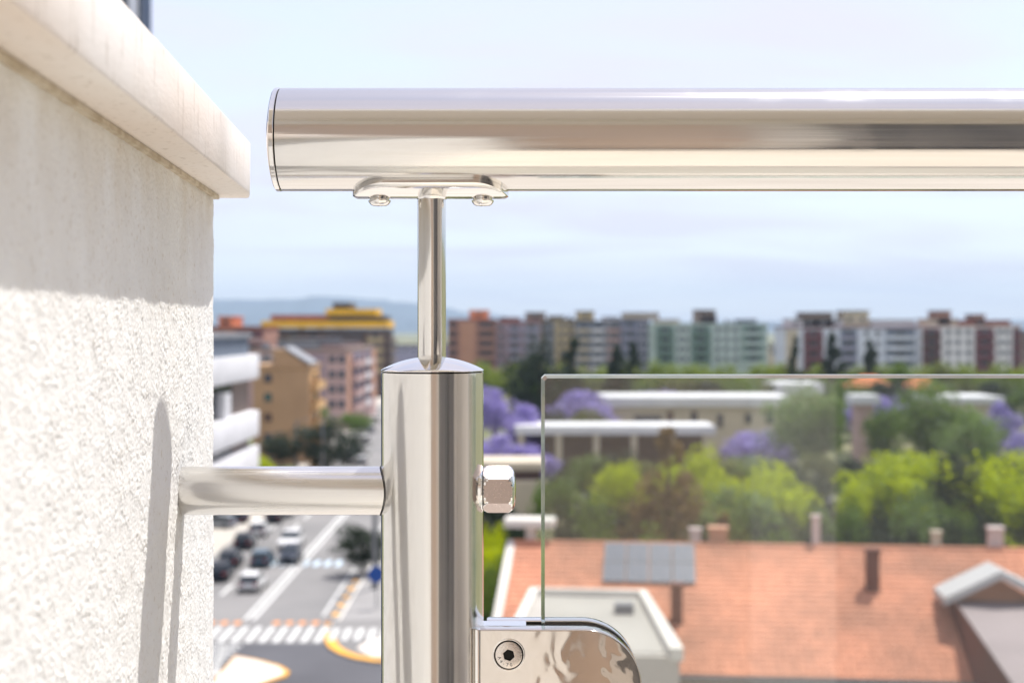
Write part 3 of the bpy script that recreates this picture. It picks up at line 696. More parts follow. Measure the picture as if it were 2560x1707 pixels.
def facade(root, ax, ay, length, rz, zfloors, cols, fh):
    """cols along the facade from its start: (f0, f1, kind, material/pane, ...). local x runs along the facade, -y is outward"""
    c, s = math.cos(rz), math.sin(rz)
    def at(x_, y_=0): return (ax + x_ * c - y_ * s, ay + x_ * s + y_ * c)
    for col in cols:
        a, b = col[0] * length, col[1] * length; w = b - a; mid = (a + b) / 2; kind = col[2]
        if kind == 'panel':
            p = at(mid); mb = MB(); mb.box(-w / 2, w / 2, -0.12, -0.003, zfloors[0] - 0.2, zfloors[-1] + fh - 0.25)
            o = mb.build('wall_panel', M[col[3]], root, loc=(p[0], p[1], 0)); o.rotation_euler[2] = rz
        elif kind == 'win':
            n = col[5] if len(col) > 5 else max(1, int(w / 3.2)); ww = col[6] if len(col) > 6 else 1.3
            for z in zfloors:
                for k in range(n):
                    p = at(a + w * (k + 0.5) / n); put('window', window_mesh(ww, 1.5, col[3], col[4]), root, (p[0], p[1], z + 1.65), rz)
        elif kind == 'log':      # balcony bay: wall panel, door, projecting balcony each floor
            p = at(mid); mb = MB(); mb.box(-w / 2, w / 2, -0.10, -0.003, zfloors[0] - 0.2, zfloors[-1] + fh - 0.25)
            o = mb.build('bay_panel', M[col[3]], root, loc=(p[0], p[1], 0)); o.rotation_euler[2] = rz
            for z in zfloors:
                p2 = at(mid, -0.1); put('balcony', balcony_mesh(w, col[4]), root, (p2[0], p2[1], z), rz)
                put('balcony_door', window_mesh(w * 0.42, 2.1, 'pane_dark', col[3]), root, (p2[0], p2[1], z + 1.25), rz)

def block(name, label, px0, px1, py_top, d, dep, wall, cols=(), side=None, pent=(), fh=3.05, zmin=7.0, group='far apartment blocks', roofm='roof_dark', cat='building', parapet_m=None):
    x0, x1 = X(px0, d), X(px1, d); zt_ = Z(py_top, d); root = empty(name, ((x0 + x1) / 2, d, 0)); hw = (x1 - x0) / 2
    MB().box(-hw, hw, 0, dep, -0.2, zt_ - 0.5).build('wall', M[wall], root)
    MB().box(-hw - 0.25, hw + 0.25, -0.25, dep + 0.25, zt_ - 0.497, zt_).build('roof', M[parapet_m or roofm], root)
    n = int((zt_ - 0.6 - zmin) / fh); zf = [zt_ - 0.7 - fh * (k + 1) for k in range(n)][::-1]
    if zf: facade(root, -hw, 0, 2 * hw, 0, zf, cols, fh)
    if side and zf: facade(root, hw, 0, dep, math.pi / 2, zf, side, fh)
    for (a, b, py, m) in pent:
        xa, xb = X(a, d) - root.location.x, X(b, d) - root.location.x; zt2 = Z(py, d)
        mb = MB(); mb.box(xa, xb, 1.5, dep * 0.7, zt_ + 0.002, zt2 - 0.3, 0); mb.box(xa - 0.3, xb + 0.3, 1.2, dep * 0.7 + 0.3, zt2 - 0.298, zt2, 1)
        p = mb.build('penthouse', [M[m], M['roof_dark'] if m != 'wall_orange' else M['wall_orange']], root)
        nw = max(1, int((xb - xa) / 3.5))
        if zt2 - zt_ > 2.2:
            for k in range(nw): put('penthouse_window', window_mesh(1.3, 1.0, 'pane_dark', m), root, (xa + (xb - xa) * (k + 0.5) / nw, 1.5, zt_ + (zt2 - zt_) * 0.45))
    # aerials and small roof boxes
    rng = random.Random(name + label)
    for k in range(3):
        xx = rng.uniform(-hw * 0.9, hw * 0.9); MB().box(xx, xx + rng.uniform(0.6, 1.6), 3, 4.2, zt_ + 0.002, zt_ + rng.uniform(0.7, 1.6)).build('roof_vent', M['wall_grey'], root)
    tag(root, label, cat, group); return root

dA = 460
block('apartment_block', 'terracotta brick apartment block with orange rooftop hut, first of the far row', 1119, 1238, 797, dA, 14, 'wall_brick',
      [(0.02, 0.2, 'log', 'wall_brown', 'wall_brick'), (0.26, 0.58, 'panel', 'wall_salmon'), (0.3, 0.55, 'win', 'pane', 'wall_salmon', 2), (0.64, 0.98, 'log', 'wall_brown', 'wall_brick')], pent=[(1173, 1221, 775, 'wall_orange')], roofm='roof_red')
block('apartment_block', 'mauve apartment block with lilac balconies and reddish roof edge', 1239, 1352, 802, dA + 6, 14, 'wall_mauve',
      [(0.04, 0.2, 'win', 'pane', 'wall_white', 1), (0.24, 0.6, 'log', 'wall_mauve', 'wall_lilac'), (0.64, 0.96, 'log', 'wall_grey', 'wall_lilac')], pent=[(1250, 1300, 793, 'roof_red'), (1314, 1364, 780, 'wall_taupe')], roofm='roof_red')
block('apartment_block', 'yellowish beige apartment block with stepped roof in the far row', 1353, 1437, 797, dA + 10, 14, 'wall_yellow',
      [(0.05, 0.4, 'log', 'wall_grey', 'wall_grey'), (0.5, 0.95, 'win', 'pane', 'wall_beige', 2)], pent=[(1372, 1410, 789, 'wall_yellow')])
block('apartment_block', 'grey balconied apartment block with tall cream rooftop tower', 1438, 1554, 801, dA + 4, 14, 'wall_grey',
      [(0.03, 0.32, 'log', 'wall_slate', 'wall_beige'), (0.36, 0.62, 'log', 'wall_slate', 'wall_white'), (0.68, 0.97, 'log', 'wall_grey', 'wall_pink')], pent=[(1443, 1486, 777, 'wall_yellow'), (1510, 1548, 792, 'wall_white')])
block('apartment_block', 'lilac grey apartment block with wide beige penthouse', 1555, 1624, 797, dA, 14, 'wall_lilac',
      [(0.03, 0.55, 'log', 'wall_slate', 'wall_lilac'), (0.6, 0.96, 'win', 'pane', 'wall_white', 2)], pent=[(1560, 1648, 781, 'wall_beige')])
block('apartment_block', 'pale green apartment block with dark green balcony bays', 1626, 1919, 808, dA - 8, 15, 'wall_pale_green',
      [(0.05, 0.2, 'log', 'wall_green', 'wall_green'), (0.22, 0.33, 'win', 'pane', 'wall_white', 2), (0.35, 0.51, 'log', 'wall_green', 'wall_green'), (0.54, 0.76, 'win', 'pane', 'wall_white', 3), (0.78, 0.97, 'log', 'wall_green', 'wall_pale_green')],
      pent=[(1640, 1700, 798, 'wall_beige'), (1742, 1790, 774, 'wall_taupe'), (1755, 1793, 788, 'wall_maroon'), (1850, 1893, 798, 'wall_slate')], parapet_m='wall_pale_green')
dB = 420
block('apartment_block', 'long pale blue apartment block with blue grey and one maroon balcony bay', 1961, 2303, 816, dB, 16, 'wall_pale_blue',
      [(0.01, 0.1, 'panel', 'wall_beige'), (0.02, 0.09, 'win', 'pane', 'wall_beige', 1), (0.14, 0.28, 'log', 'wall_maroon', 'wall_maroon'), (0.30, 0.40, 'win', 'pane', 'wall_white', 1), (0.41, 0.53, 'log', 'wall_slate', 'wall_lilac'), (0.56, 0.72, 'win', 'pane', 'wall_white', 2), (0.74, 0.95, 'log', 'wall_slate', 'wall_pale_blue')],
      pent=[(1975, 2110, 797, 'wall_white'), (2010, 2085, 780, 'wall_taupe'), (2112, 2175, 776, 'wall_beige'), (2180, 2290, 799, 'wall_white')], zmin=5, parapet_m='wall_maroon')
block('apartment_block', 'white apartment block with dark maroon balcony bays and brick red roof', 2304, 2552, 812, dB - 3, 16, 'wall_white',
      [(0.01, 0.19, 'log', 'wall_maroon', 'wall_brown'), (0.22, 0.52, 'win', 'pane', 'wall_white', 3), (0.54, 0.73, 'log', 'wall_maroon', 'wall_maroon'), (0.75, 0.9, 'win', 'pane', 'wall_white', 2), (0.92, 0.995, 'log', 'wall_maroon', 'wall_maroon')],
      pent=[(2321, 2397, 796, 'wall_beige'), (2348, 2381, 776, 'wall_brick'), (2400, 2530, 800, 'roof_red'), (2443, 2467, 785, 'wall_brick')], zmin=5, parapet_m='wall_pink', roofm='roof_red')
block('apartment_block', 'low beige block seen in the gap between the far rows', 1921, 1958, 866, 520, 12, 'wall_beige', [(0.1, 0.9, 'win', 'pane', 'wall_white', 2)], zmin=8)
block('apartment_block', 'brown block at the right edge beyond the maroon bays', 2556, 2640, 826, 430, 14, 'wall_taupe', [(0.1, 0.9, 'log', 'wall_slate', 'wall_taupe')], zmin=6)
block('apartment_block', 'small grey block between the street and the terracotta block', 975, 1118, 862, 600, 12, 'wall_lilac', [(0.05, 0.95, 'win', 'pane', 'wall_white', 6)], zmin=8)
# street side cluster
block('apartment_block', 'dark brown tower block with bright yellow roof bands', 660, 968, 822, 430, 22, 'wall_brown',
      [(0.02, 0.14, 'log', 'wall_brown', 'wall_beige'), (0.18, 0.3, 'log', 'wall_brown', 'wall_yellow'), (0.34, 0.46, 'log', 'wall_brown', 'wall_beige'), (0.5, 0.8, 'win', 'pane', 'wall_taupe', 5), (0.84, 0.97, 'log', 'wall_taupe', 'wall_yellow')],
      side=[(0.1, 0.45, 'log', 'wall_brown', 'wall_taupe'), (0.55, 0.9, 'log', 'wall_brown', 'wall_taupe')], zmin=5, group='blocks along the street', parapet_m='roof_dark')
tower = [o for o in bpy.data.objects if o.get('label') == 'dark brown tower block with bright yellow roof bands'][0]
for (a, b, p0, p1, m, y0) in ((655, 972, 819, 802, 'band_yellow', -1.2), (675, 880, 801, 787, 'roof_red', 1), (815, 940, 788, 772, 'band_yellow', -0.6), (830, 872, 771, 756, 'roof_dark', 2), (822, 962, 801.5, 788.5, 'roof_dark', 0.5)):
    if m: MB().box(X(a, 430) - tower.location.x, X(b, 430) - tower.location.x, y0, 20, Z(p0, 430), Z(p1, 430)).build('roof_band', M[m], tower)
block('apartment_block', 'pink grey apartment block with striped balconies facing the street', 622, 868, 872, 290, 62, 'wall_pink',
      [(0.04, 0.5, 'win', 'pane', 'wall_white', 5), (0.55, 0.78, 'panel', 'wall_mauve'), (0.80, 0.99, 'win', 'pane', 'wall_pink', 2)],
      side=[(0.0, 0.10, 'panel', 'wall_salmon'), (0.11, 0.25, 'log', 'wall_mauve', 'wall_pink'), (0.27, 0.42, 'log', 'wall_lilac', 'wall_pink'), (0.45, 0.60, 'log', 'wall_mauve', 'wall_white'), (0.63, 0.78, 'log', 'wall_lilac', 'wall_pink'), (0.8, 0.99, 'panel', 'wall_salmon')],
      pent=[(690, 790, 848, 'wall_grey'), (800, 850, 858, 'wall_pink')], zmin=3, group='blocks along the street', parapet_m='wall_taupe')
tan = block('apartment_block', 'tan ochre apartment block with pitched roof edge and one column of windows', 633, 772, 912, 220, 13, 'wall_tan', [],
      side=[(0.12, 0.85, 'log', 'wall_ochre', 'wall_ochre')], zmin=2.5, group='blocks along the street', parapet_m='wall_tan')  # ochre bay: sunlit side of the tan wall put into the colour
for (py, pane) in ((945, 'pane'), (993, 'pane_green'), (1043, 'pane_red'), (1093, 'pane')):
    put('window', window_mesh(1.15, 1.3, pane, 'wall_tan'), tan, (X(670, 220) - tan.location.x, 0, Z(py, 220)))
gx0, gx1, gxa = X(682, 220) - tan.location.x, X(770, 220) - tan.location.x, X(712, 220) - tan.location.x
gm = MB(); za_, ze_ = Z(873, 220), Z(913, 220)
gm.add([(gx0, 0.1, ze_ + 0.003), (gx1, 0.1, ze_ + 0.003), (gxa, 0.1, za_), (gx0, 0.1, za_ + 0.0), (gx0, 8, ze_ + 0.003), (gx1, 8, ze_ + 0.003), (gxa, 8, za_), (gx0, 8, za_)], [(0, 1, 2, 3), (7, 6, 5, 4), (1, 5, 6, 2), (2, 6, 7, 3), (3, 7, 4, 0), (0, 4, 5, 1)])
gm.build('roof_gable', M['wall_tan'], tan)
vx = MB(); vx.add([(gxa, -0.25, za_ + 0.05), (gx1 + 0.4, -0.25, ze_ + 0.05), (gx1 + 0.4, -0.25, ze_ + 0.40), (gxa, -0.25, za_ + 0.40), (gxa, 8.2, za_ + 0.05), (gx1 + 0.4, 8.2, ze_ + 0.05), (gx1 + 0.4, 8.2, ze_ + 0.40), (gxa, 8.2, za_ + 0.40)], [(0, 1, 2, 3), (7, 6, 5, 4), (0, 4, 5, 1), (1, 5, 6, 2), (2, 6, 7, 3), (3, 7, 4, 0)])
vx.build('roof', M['wall_grey'], tan)
block('apartment_block', 'dark red brick block with orange rooftop hut beside the plaster wall', 470, 660, 815, 330, 20, 'wall_brick', [(0.05, 0.5, 'win', 'pane', 'wall_brick', 4), (0.62, 0.98, 'log', 'wall_maroon', 'wall_pink')], pent=[(543, 578, 790, 'wall_orange')], zmin=8, group='blocks along the street', roofm='roof_red')
# white office building along the street
def office():
    xf = -32.0; root = empty('office_building', (xf, 165, 0)); y0, y1 = -45, 15
    MB().box(-24, -1.2, y0 + 1, y1 - 1.0, -0.1, 17.2).build('core', M['wall_taupe'], root)
    for (z0, z1) in ((14.7, 17.7), (7.5, 10.6), (3.4, 6.2)):
        b = MB().box(-24.5, 0, y0, y1, z0, z1).build('white_band', M['wall_white'], root); bevel(b, 0.05, 2)
    for (z0, z1) in ((10.602, 14.698), (6.202, 7.498), (0, 3.398)):
        for k in range(10):
            yy = y0 + 2 + k * 4.6
            put('window', window_mesh(4.2, (z1 - z0) - 0.25, 'pane_dark', 'metal_dark'), root, (-1.18, yy + 2, (z0 + z1) / 2), math.pi / 2)
    for k in range(3): MB().box(-1.6, -0.3, y0 + 12 + k * 14, y0 + 15.4 + k * 14, 10.603, 13.6).build('white_fin', M['wall_white'], root)
    MB().box(-20, -0.6, y0 + 6, y1 - 4, 17.702, 19.9).build('penthouse', M['wall_slate'], root)
    MB().box(-20.5, -0.3, y0 + 5.6, y1 - 3.6, 19.902, 20.4).build('penthouse_roof', M['wall_grey'], root)
    tag(root, 'white banded modern office building with dark glazing strips at the street edge', 'building', 'blocks along the street')
office()
def glass_tower():
    x1 = X(378, 62); root = empty('glass_tower', (x1 - 6, 60, 0))
    MB().box(-6, 6, 0, 2, 0, 46).build('frame', M['wall_navy'], root)
    MB().box(-14, 3.2, 2.002, 12, 0, 44).build('body', M['wall_navy'], root)
    for k in range(5): MB().box(-6 + k * 2.5 + 0.2, -6 + k * 2.5 + 2.1, -0.12, -0.004, 30, 45).build('glazing_strip', M['pane_dark'], root)
    MB().box(5.62, 5.98, -0.3, -0.004, 28, 46).build('corner_fin', M['wall_pale_blue'], root)
    tag(root, 'slate blue glass tower peeking above the stone coping', 'building')
glass_tower()

# ---- park buildings seen through the glass
def flat_building(name, label, px0, px1, py_top, d, dep, wall, roof, slab_px, wins=(), cat='building', over=0.8):
    x0, x1 = X(px0, d), X(px1, d); hw = (x1 - x0) / 2; root = empty(name, ((x0 + x1) / 2, d, 0)); zt_ = Z(py_top, d); th = slab_px / F * d
    MB().box(-hw, hw, 0, dep, -0.1, zt_ - th).build('wall', M[wall], root)
    MB().box(-hw - over, hw + over, -over, dep + over, zt_ - th + 0.002, zt_).build('roof', M[roof], root)
    for (px, py, w, h, pane) in wins: put('window', window_mesh(w, h, pane, wall), root, (X(px, d) - root.location.x, 0, Z(py, d)))
    tag(root, label, cat); return root
flat_building('school_building', 'long beige school building with white flat roof edge seen through the glass', 1520, 1965, 992, 230, 14, 'wall_beige', 'wall_white', 24,
              [(1675, 1046, 1.1, 2.4, 'pane_red'), (1735, 1046, 1.1, 2.4, 'pane_dark'), (1800, 1052, 1.0, 2.2, 'pane'), (1925, 1042, 1.4, 2.2, 'pane'), (1620, 1050, 4.5, 1.6, 'pane'), (1870, 1046, 1.0, 1.6, 'pane')])
def canopy():
    d = 190; x0, x1 = X(1288, d), X(1790, d); root = empty('canopy', ((x0 + x1) / 2, d, 0)); hw = (x1 - x0) / 2; zt_ = Z(1065, d); zb_ = Z(1086, d)
    MB().box(-hw, hw, 0, 9, zb_, zt_).build('roof_slab', M['wall_white'], root)
    for k in range(6): xx = -hw + 0.4 + k * (2 * hw - 1.6) / 5; MB().box(xx, xx + 0.8, 0.3, 1.1, 0, zb_ - 0.002).build('column', M['wall_beige'], root)
    MB().box(-hw + 2, hw - 1, 6, 8.8, 0, zb_ - 0.002).build('rear_wall', M['wall_brown'], root)
    tag(root, 'long white flat canopy on square columns above a dark passage', 'canopy')
canopy()
flat_building('park_pavilion', 'low beige pavilion with two pale roof edges beside the hexagon nut', 1180, 1352, 1155, 150, 7, 'wall_brown', 'wall_beige', 20, over=0.3)
pv = bpy.data.objects['park_pavilion']; MB().box(-4.2, 4.2, -1.2, -0.01, 0, Z(1200, 150)).build('lower_wall', M['wall_beige'], pv)
flat_building('white_hall', 'hall with a bright white flat roof behind the school building', 1950, 2046, 958, 262, 12, 'wall_beige', 'wall_white', 30)
flat_building('beige_block', 'beige flat roofed block behind the lime trees near right edge', 2350, 2496, 992, 235, 12, 'wall_beige', 'wall_white', 16, [(2380, 1050, 1.2, 2, 'pane'), (2430, 1050, 1.2, 2, 'pane')])
flat_building('beige_tower', 'narrow beige stair tower with white cap between the trees', 2146, 2184, 988, 205, 4, 'wall_pink', 'wall_white', 22, [(2165, 1060, 0.7, 1.2, 'pane')])
def small_house(label, px0, px1, py_ridge, d, wall='wall_beige'):
    x0, x1 = X(px0, d), X(px1, d); hw = (x1 - x0) / 2; zr = Z(py_ridge, d); root = empty('tiled_house', ((x0 + x1) / 2, d, 0))
    MB().box(-hw, hw, 0, 8, 0, zr - 2.2).build('wall', M[wall], root)
    o = 0.5; mb = MB(); mb.add([(-hw - o, -o, zr - 2.19), (hw + o, -o, zr - 2.19), (hw + o, 8 + o, zr - 2.19), (-hw - o, 8 + o, zr - 2.19), (-hw * 0.4, 4, zr), (hw * 0.4, 4, zr)], [(3, 2, 1, 0), (0, 1, 5, 4), (1, 2, 5), (2, 3, 4, 5), (3, 0, 4)])
    mb.build('roof', M['roof_tile_orange'], root); put('window', window_mesh(1, 1.2, 'pane', wall), root, (0, 0, zr - 4)); tag(root, label, 'house')
small_house('little orange hip roofed house above the stair tower', 2135, 2232, 940, 285)
small_house('second little orange roofed house, further from the stair tower', 2280, 2350, 944, 290)

# ---- the red tiled house below
def tiled_house():
    rz = math.radians(-6); base = Vector((X(1283, 68), 68, 0)); root = empty('tiled_house', base, rz)
    rid, ev, Lh = 10.71, 6.85, 29.0; run = 9.2; slope = (rid - ev) / run
    MB().box(0.5, Lh - 0.3, -run + 0.8, run - 0.8, 0, ev - 0.05).build('wall', M['house_wall'], root)
    gw = MB(); gw.add([(0.5, -run + 0.8, ev - 0.049), (0.5, run - 0.8, ev - 0.049), (0.5, 0, rid - 0.35), (0.7, -run + 0.8, ev - 0.049), (0.7, run - 0.8, ev - 0.049), (0.7, 0, rid - 0.35)], [(0, 2, 1), (3, 4, 5), (0, 3, 5, 2), (1, 2, 5, 4), (0, 1, 4, 3)]); gw.build('gable', M['house_wall'], root)
    # roof slab and the barrel tiles over it
    rb = MB()
    for s_ in (-1, 1):
        rb.add([(0, 0, rid), (Lh, 0, rid), (Lh, s_ * run, ev), (0, s_ * run, ev), (0, 0, rid - 0.2), (Lh, 0, rid - 0.2), (Lh, s_ * run, ev - 0.2), (0, s_ * run, ev - 0.2)], [(0, 1, 2, 3), (7, 6, 5, 4), (3, 2, 6, 7), (0, 3, 7, 4), (1, 5, 6, 2)])
    roof = rb.build('roof', M['roof_tile'], root)
    tl = MB(); w = 0.30; rows = 25; ln = run / rows; rng = random.Random(5); slen = math.hypot(1, slope)
    for i in range(int(Lh / w)):
        for r in range(rows):
            y0, y1 = -(r) * ln, -(r + 1.12) * ln; j = rng.uniform(-0.012, 0.012); lift = 0.03
            vs = []
            for (yy, up) in ((y0, 0.012), (y1, 0.05)):
                zb_ = rid + slope * yy + up
                for a in (0, 45, 90, 135, 180):
                    vs.append((i * w + w / 2 - math.cos(math.radians(a)) * w * 0.49 + j, yy, zb_ + math.sin(math.radians(a)) * 0.085))
            tl.add(vs, [(k, k + 5, k + 6, k + 1) for k in range(4)] + [(5, 6, 7, 8, 9)])
    tmat = mat('barrel_tile', S(216, 150, 118), S(172, 124, 100), scale=0.22, rough=0.85, island=0.09, detail=5)
    tobj = tl.build('roof_tiles', tmat, roof, merge=False); tobj['kind'] = 'stuff'
    MB().tube((0, 0, rid + 0.06), (Lh, 0, rid + 0.06), 0.14, n=10).build('ridge_cap', tmat, roof)
    # white verge board at the near gable
    vb = MB()
    vb.add([(-0.28, 0.1, rid + 0.16), (0.1, 0.1, rid + 0.16), (0.1, -run - 0.1, ev + 0.14), (-0.28, -run - 0.1, ev + 0.14), (-0.28, 0.1, rid - 0.3), (0.1, 0.1, rid - 0.3), (0.1, -run - 0.1, ev - 0.32), (-0.28, -run - 0.1, ev - 0.32)], [(0, 1, 2, 3), (7, 6, 5, 4), (0, 3, 7, 4), (1, 5, 6, 2), (3, 2, 6, 7), (0, 4, 5, 1)])
    vb.build('verge_board', M['white_trim'], roof)
    MB().box(0.5, Lh - 0.2, -run - 0.22, -run + 0.03, ev - 0.16, ev + 0.0).build('gutter', M['metal_grey'], root)
    # solar panels, four abreast
    al = math.atan(slope)
    for k in range(4):
        for q in range(2):
            p = MB(); p.box(-0.50, 0.50, -0.86, 0.86, 0.0, 0.04, 0); p.box(-0.46, 0.46, -0.82, 0.82, 0.041, 0.046, 1)
            y = -0.95 - q * 1.55; o = p.build('solar_panel', [M['metal_grey'], M['solar']], root, merge=False, loc=(4.9 + k * 1.06, y, rid + slope * y + 0.2)); o.rotation_euler = (al, 0, 0); o.scale = (1.0, 0.95, 1)
    # wide capped chimney behind the ridge at the verge
    ch = MB(); ch.box(0.55, 1.0, 0.5, 1.0, rid - 0.5, rid + 0.75); ch.box(-0.45, 1.95, 0.0, 1.5, rid + 0.752, rid + 1.12); ch.build('chimney', M['white_trim'], root)
    for (x_, w_, h_, m) in ((9.3, 0.85, 0.75, 'wall_salmon'), (8.4, 0.5, 0.7, 'house_wall_pink'), (14.1, 0.36, 1.4, 'house_wall_pink'), (19.6, 0.4, 0.75, 'wall_beige'), (22.2, 0.62, 0.95, 'house_wall_pink')):
        c = MB(); c.box(x_, x_ + w_, 0.25, 0.25 + w_, rid - 0.5, rid + h_); c.box(x_ - 0.06, x_ + w_ + 0.06, 0.19, 0.31 + w_, rid + h_ + 0.002, rid + h_ + 0.1); c.build('chimney', M[m], root)
    for (x_, y_, h_, r_) in ((16.35, -3.2, 1.75, 0.28), (7.7, -5.8, 1.6, 0.26), (19.9, -7.0, 0.95, 0.24)):
        zz = rid + slope * y_; c = MB(); c.box(x_ - r_, x_ + r_, y_ - r_, y_ + r_, zz - 0.4, zz + h_); c.box(x_ - r_ - 0.07, x_ + r_ + 0.07, y_ - r_ - 0.07, y_ + r_ + 0.07, zz + h_ + 0.002, zz + h_ + 0.12)
        c.build('flue', M['flue_brown'], root)
    # grey flat roofed block in front with pale parapets
    MB().prism([(1.3, -4.2), (1.3, -15.5), (7.7, -15.5), (6.3, -4.2)], 0, 9.05).build('front_block', M['house_wall'], root)
    MB().prism([(1.55, -4.5), (1.55, -15.2), (7.35, -15.2), (6.05, -4.5)], 9.052, 9.1).build('front_block_roof', M['flat_roof'], root)
    for pts in ([(1.2, -4.1), (1.2, -4.45), (6.4, -4.45), (6.36, -4.1)], [(6.06, -4.452), (7.36, -15.6), (7.85, -15.6), (6.42, -4.452)], [(1.2, -4.452), (1.2, -15.6), (1.54, -15.6), (1.54, -4.452)]): MB().prism(pts, 8.9, 9.38).build('parapet', M['white_trim'], root)
    MB().box(5.1, 5.9, -8.3, -7.7, 9.102, 9.5).build('vent', M['metal_grey'], root)
    # dormer wing: raised sloping deck with a chevron gable at its top
    dx_, yf, hw, ez, az_ = 21.2, -6.0, 2.05, 9.45, 10.5
    xl = dx_ - hw + 0.35; yb = -15.8
    dm = MB(); dm.add([(xl, yf + 3, 0), (dx_ + 6, yf + 3, 0), (dx_ + 6, yb, 0), (xl, yb, 0), (xl, yf + 3, ez - 0.05), (dx_ + 6, yf + 3, ez - 0.05), (dx_ + 6, yb, 8.25), (xl, yb, 8.25), (xl, yf + 0.4, ez - 0.1), (dx_ + 6, yf + 0.4, ez - 0.1)],
           [(3, 2, 1, 0), (0, 1, 5, 4), (1, 2, 6, 9, 5), (2, 3, 7, 6), (3, 0, 4, 8, 7)])
    dorm = dm.build('dormer', [M['flue_brown']], root)
    dk = MB(); dk.add([(xl - 0.05, yf + 0.4, ez - 0.098), (dx_ + 6, yf + 0.4, ez - 0.098), (dx_ + 6, yb - 0.1, 8.252), (xl - 0.05, yb - 0.1, 8.252), (xl - 0.05, yf + 0.4, ez), (dx_ + 6, yf + 0.4, ez), (dx_ + 6, yb - 0.1, 8.35), (xl - 0.05, yb - 0.1, 8.35)], [(3, 2, 1, 0), (4, 7, 6, 5), (0, 4, 5, 1), (1, 5, 6, 2), (2, 6, 7, 3), (3, 7, 4, 0)]); dk.build('dormer_deck', M['deck_pink'], dorm)
    gbl = MB(); gbl.add([(dx_ - hw + 0.4, yf + 0.6, ez - 0.05), (dx_ + hw - 0.4, yf + 0.6, ez - 0.05), (dx_ + hw - 0.4, yf + 0.6, ez), (dx_, yf + 0.6, az_ - 0.05), (dx_ - hw + 0.4, yf + 0.6, ez)], [(0, 1, 2, 3, 4)]); gbl.build('dormer_gable', M['wall_salmon'], dorm)
    for s_ in (-1, 1):
        r = MB(); x_e = dx_ + s_ * (hw + 0.25); ze2 = ez - 0.12
        r.add([(dx_, yf - 0.3, az_), (x_e, yf - 0.3, ze2), (x_e, yf + 2.2, ze2), (dx_, yf + 2.2, az_), (dx_, yf - 0.3, az_ + 0.34), (x_e, yf - 0.3, ze2 + 0.34), (x_e, yf + 2.2, ze2 + 0.34), (dx_, yf + 2.2, az_ + 0.34)], [(0, 1, 2, 3), (7, 6, 5, 4), (0, 4, 5, 1), (1, 5, 6, 2), (2, 6, 7, 3)])
        r.build('dormer_roof', M['chevron_grey'], dorm)
    tag(root, 'large red tiled house with solar panels, flues and a gabled dormer below the balcony', 'house')
tiled_house()

# ================================================================== TREES
def crown_mesh(name, seed, shape, nclump, per, leaf, m, crad=0.2):
    r = np.random.RandomState(seed); cs = []
    while len(cs) < nclump:
        p = r.uniform(-1, 1, 3)
        if shape == 'round':
            q = np.linalg.norm(p * [1, 1, 1.05])
            if q < 1 and q > 0.35: cs.append((p[0] * 0.42, p[1] * 0.42, 0.5 + p[2] * 0.42))
        elif shape == 'spread':
            q = np.linalg.norm(p)
            if q < 1 and q > 0.3 and p[2] > -0.45: cs.append((p[0] * 0.44, p[1] * 0.44, 0.38 + p[2] * 0.48 * (1 - 0.15 * r.rand())))
        elif shape == 'cone':
            z = r.rand() ** 1.3; w = (1 - z) * 0.92 + 0.05; a = r.rand() * 6.283; rr = w * (0.45 + 0.55 * r.rand()); cs.append((0.45 * rr * math.cos(a), 0.45 * rr * math.sin(a), 0.02 + z * 0.94))
        elif shape == 'column':
            z = r.rand(); w = math.sin(math.pi * min(1, z * 0.8 + 0.2)) ** 0.6; a = r.rand() * 6.283; rr = w * r.rand() ** 0.5; cs.append((0.4 * rr * math.cos(a), 0.4 * rr * math.sin(a), z * 0.95))
    cs = np.array(cs); V = []; n = nclump * per
    ci = np.repeat(np.arange(nclump), per); rad = crad * (0.55 + 0.8 * r.rand(nclump))
    if shape in ('cone', 'column'): rad *= np.clip(1.15 - cs[:, 2], 0.25, 1)
    d = r.normal(size=(n, 3)); d /= np.linalg.norm(d, axis=1)[:, None]
    c = cs[ci] + d * (rad[ci] * (0.35 + 0.65 * r.rand(n) ** 0.5))[:, None] * [1, 1, 0.85]
    nr = d + 0.7 * r.normal(size=(n, 3)); nr /= np.linalg.norm(nr, axis=1)[:, None]
    u = np.cross(nr, r.normal(size=(n, 3))); u /= np.linalg.norm(u, axis=1)[:, None]; w = np.cross(nr, u)
    s = (leaf * (0.6 + 0.8 * r.rand(n)))[:, None]
    V = np.stack([c - u * s, c - w * s * 0.55, c + u * s, c + w * s * 0.55], 1).reshape(-1, 3)
    me = bpy.data.meshes.new(name); me.from_pydata(V.tolist(), [], np.arange(4 * n).reshape(-1, 4).tolist()); me.materials.append(m); me.update(); return me
def trunk_mesh(seed):
    rng = random.Random(seed); mb = MB(); mb.tube((0, 0, -0.02), (0.02, 0, 0.45), 0.045, 0.03, 8); mb.tube((0.02, 0, 0.44), (0, 0.01, 0.85), 0.03, 0.008, 7)
    for k in range(6):
        a = rng.uniform(0, 6.28); z = rng.uniform(0.35, 0.6); ln = rng.uniform(0.18, 0.3); mb.tube((0.01, 0, z), (ln * math.cos(a), ln * math.sin(a), z + rng.uniform(0.12, 0.28)), 0.016, 0.004, 6)
    me = mb.mesh('trunk', smooth=True, merge=False); me.materials.append(M['bark']); return me
TRUNK = [trunk_mesh(1), trunk_mesh(2)]
CR = {}
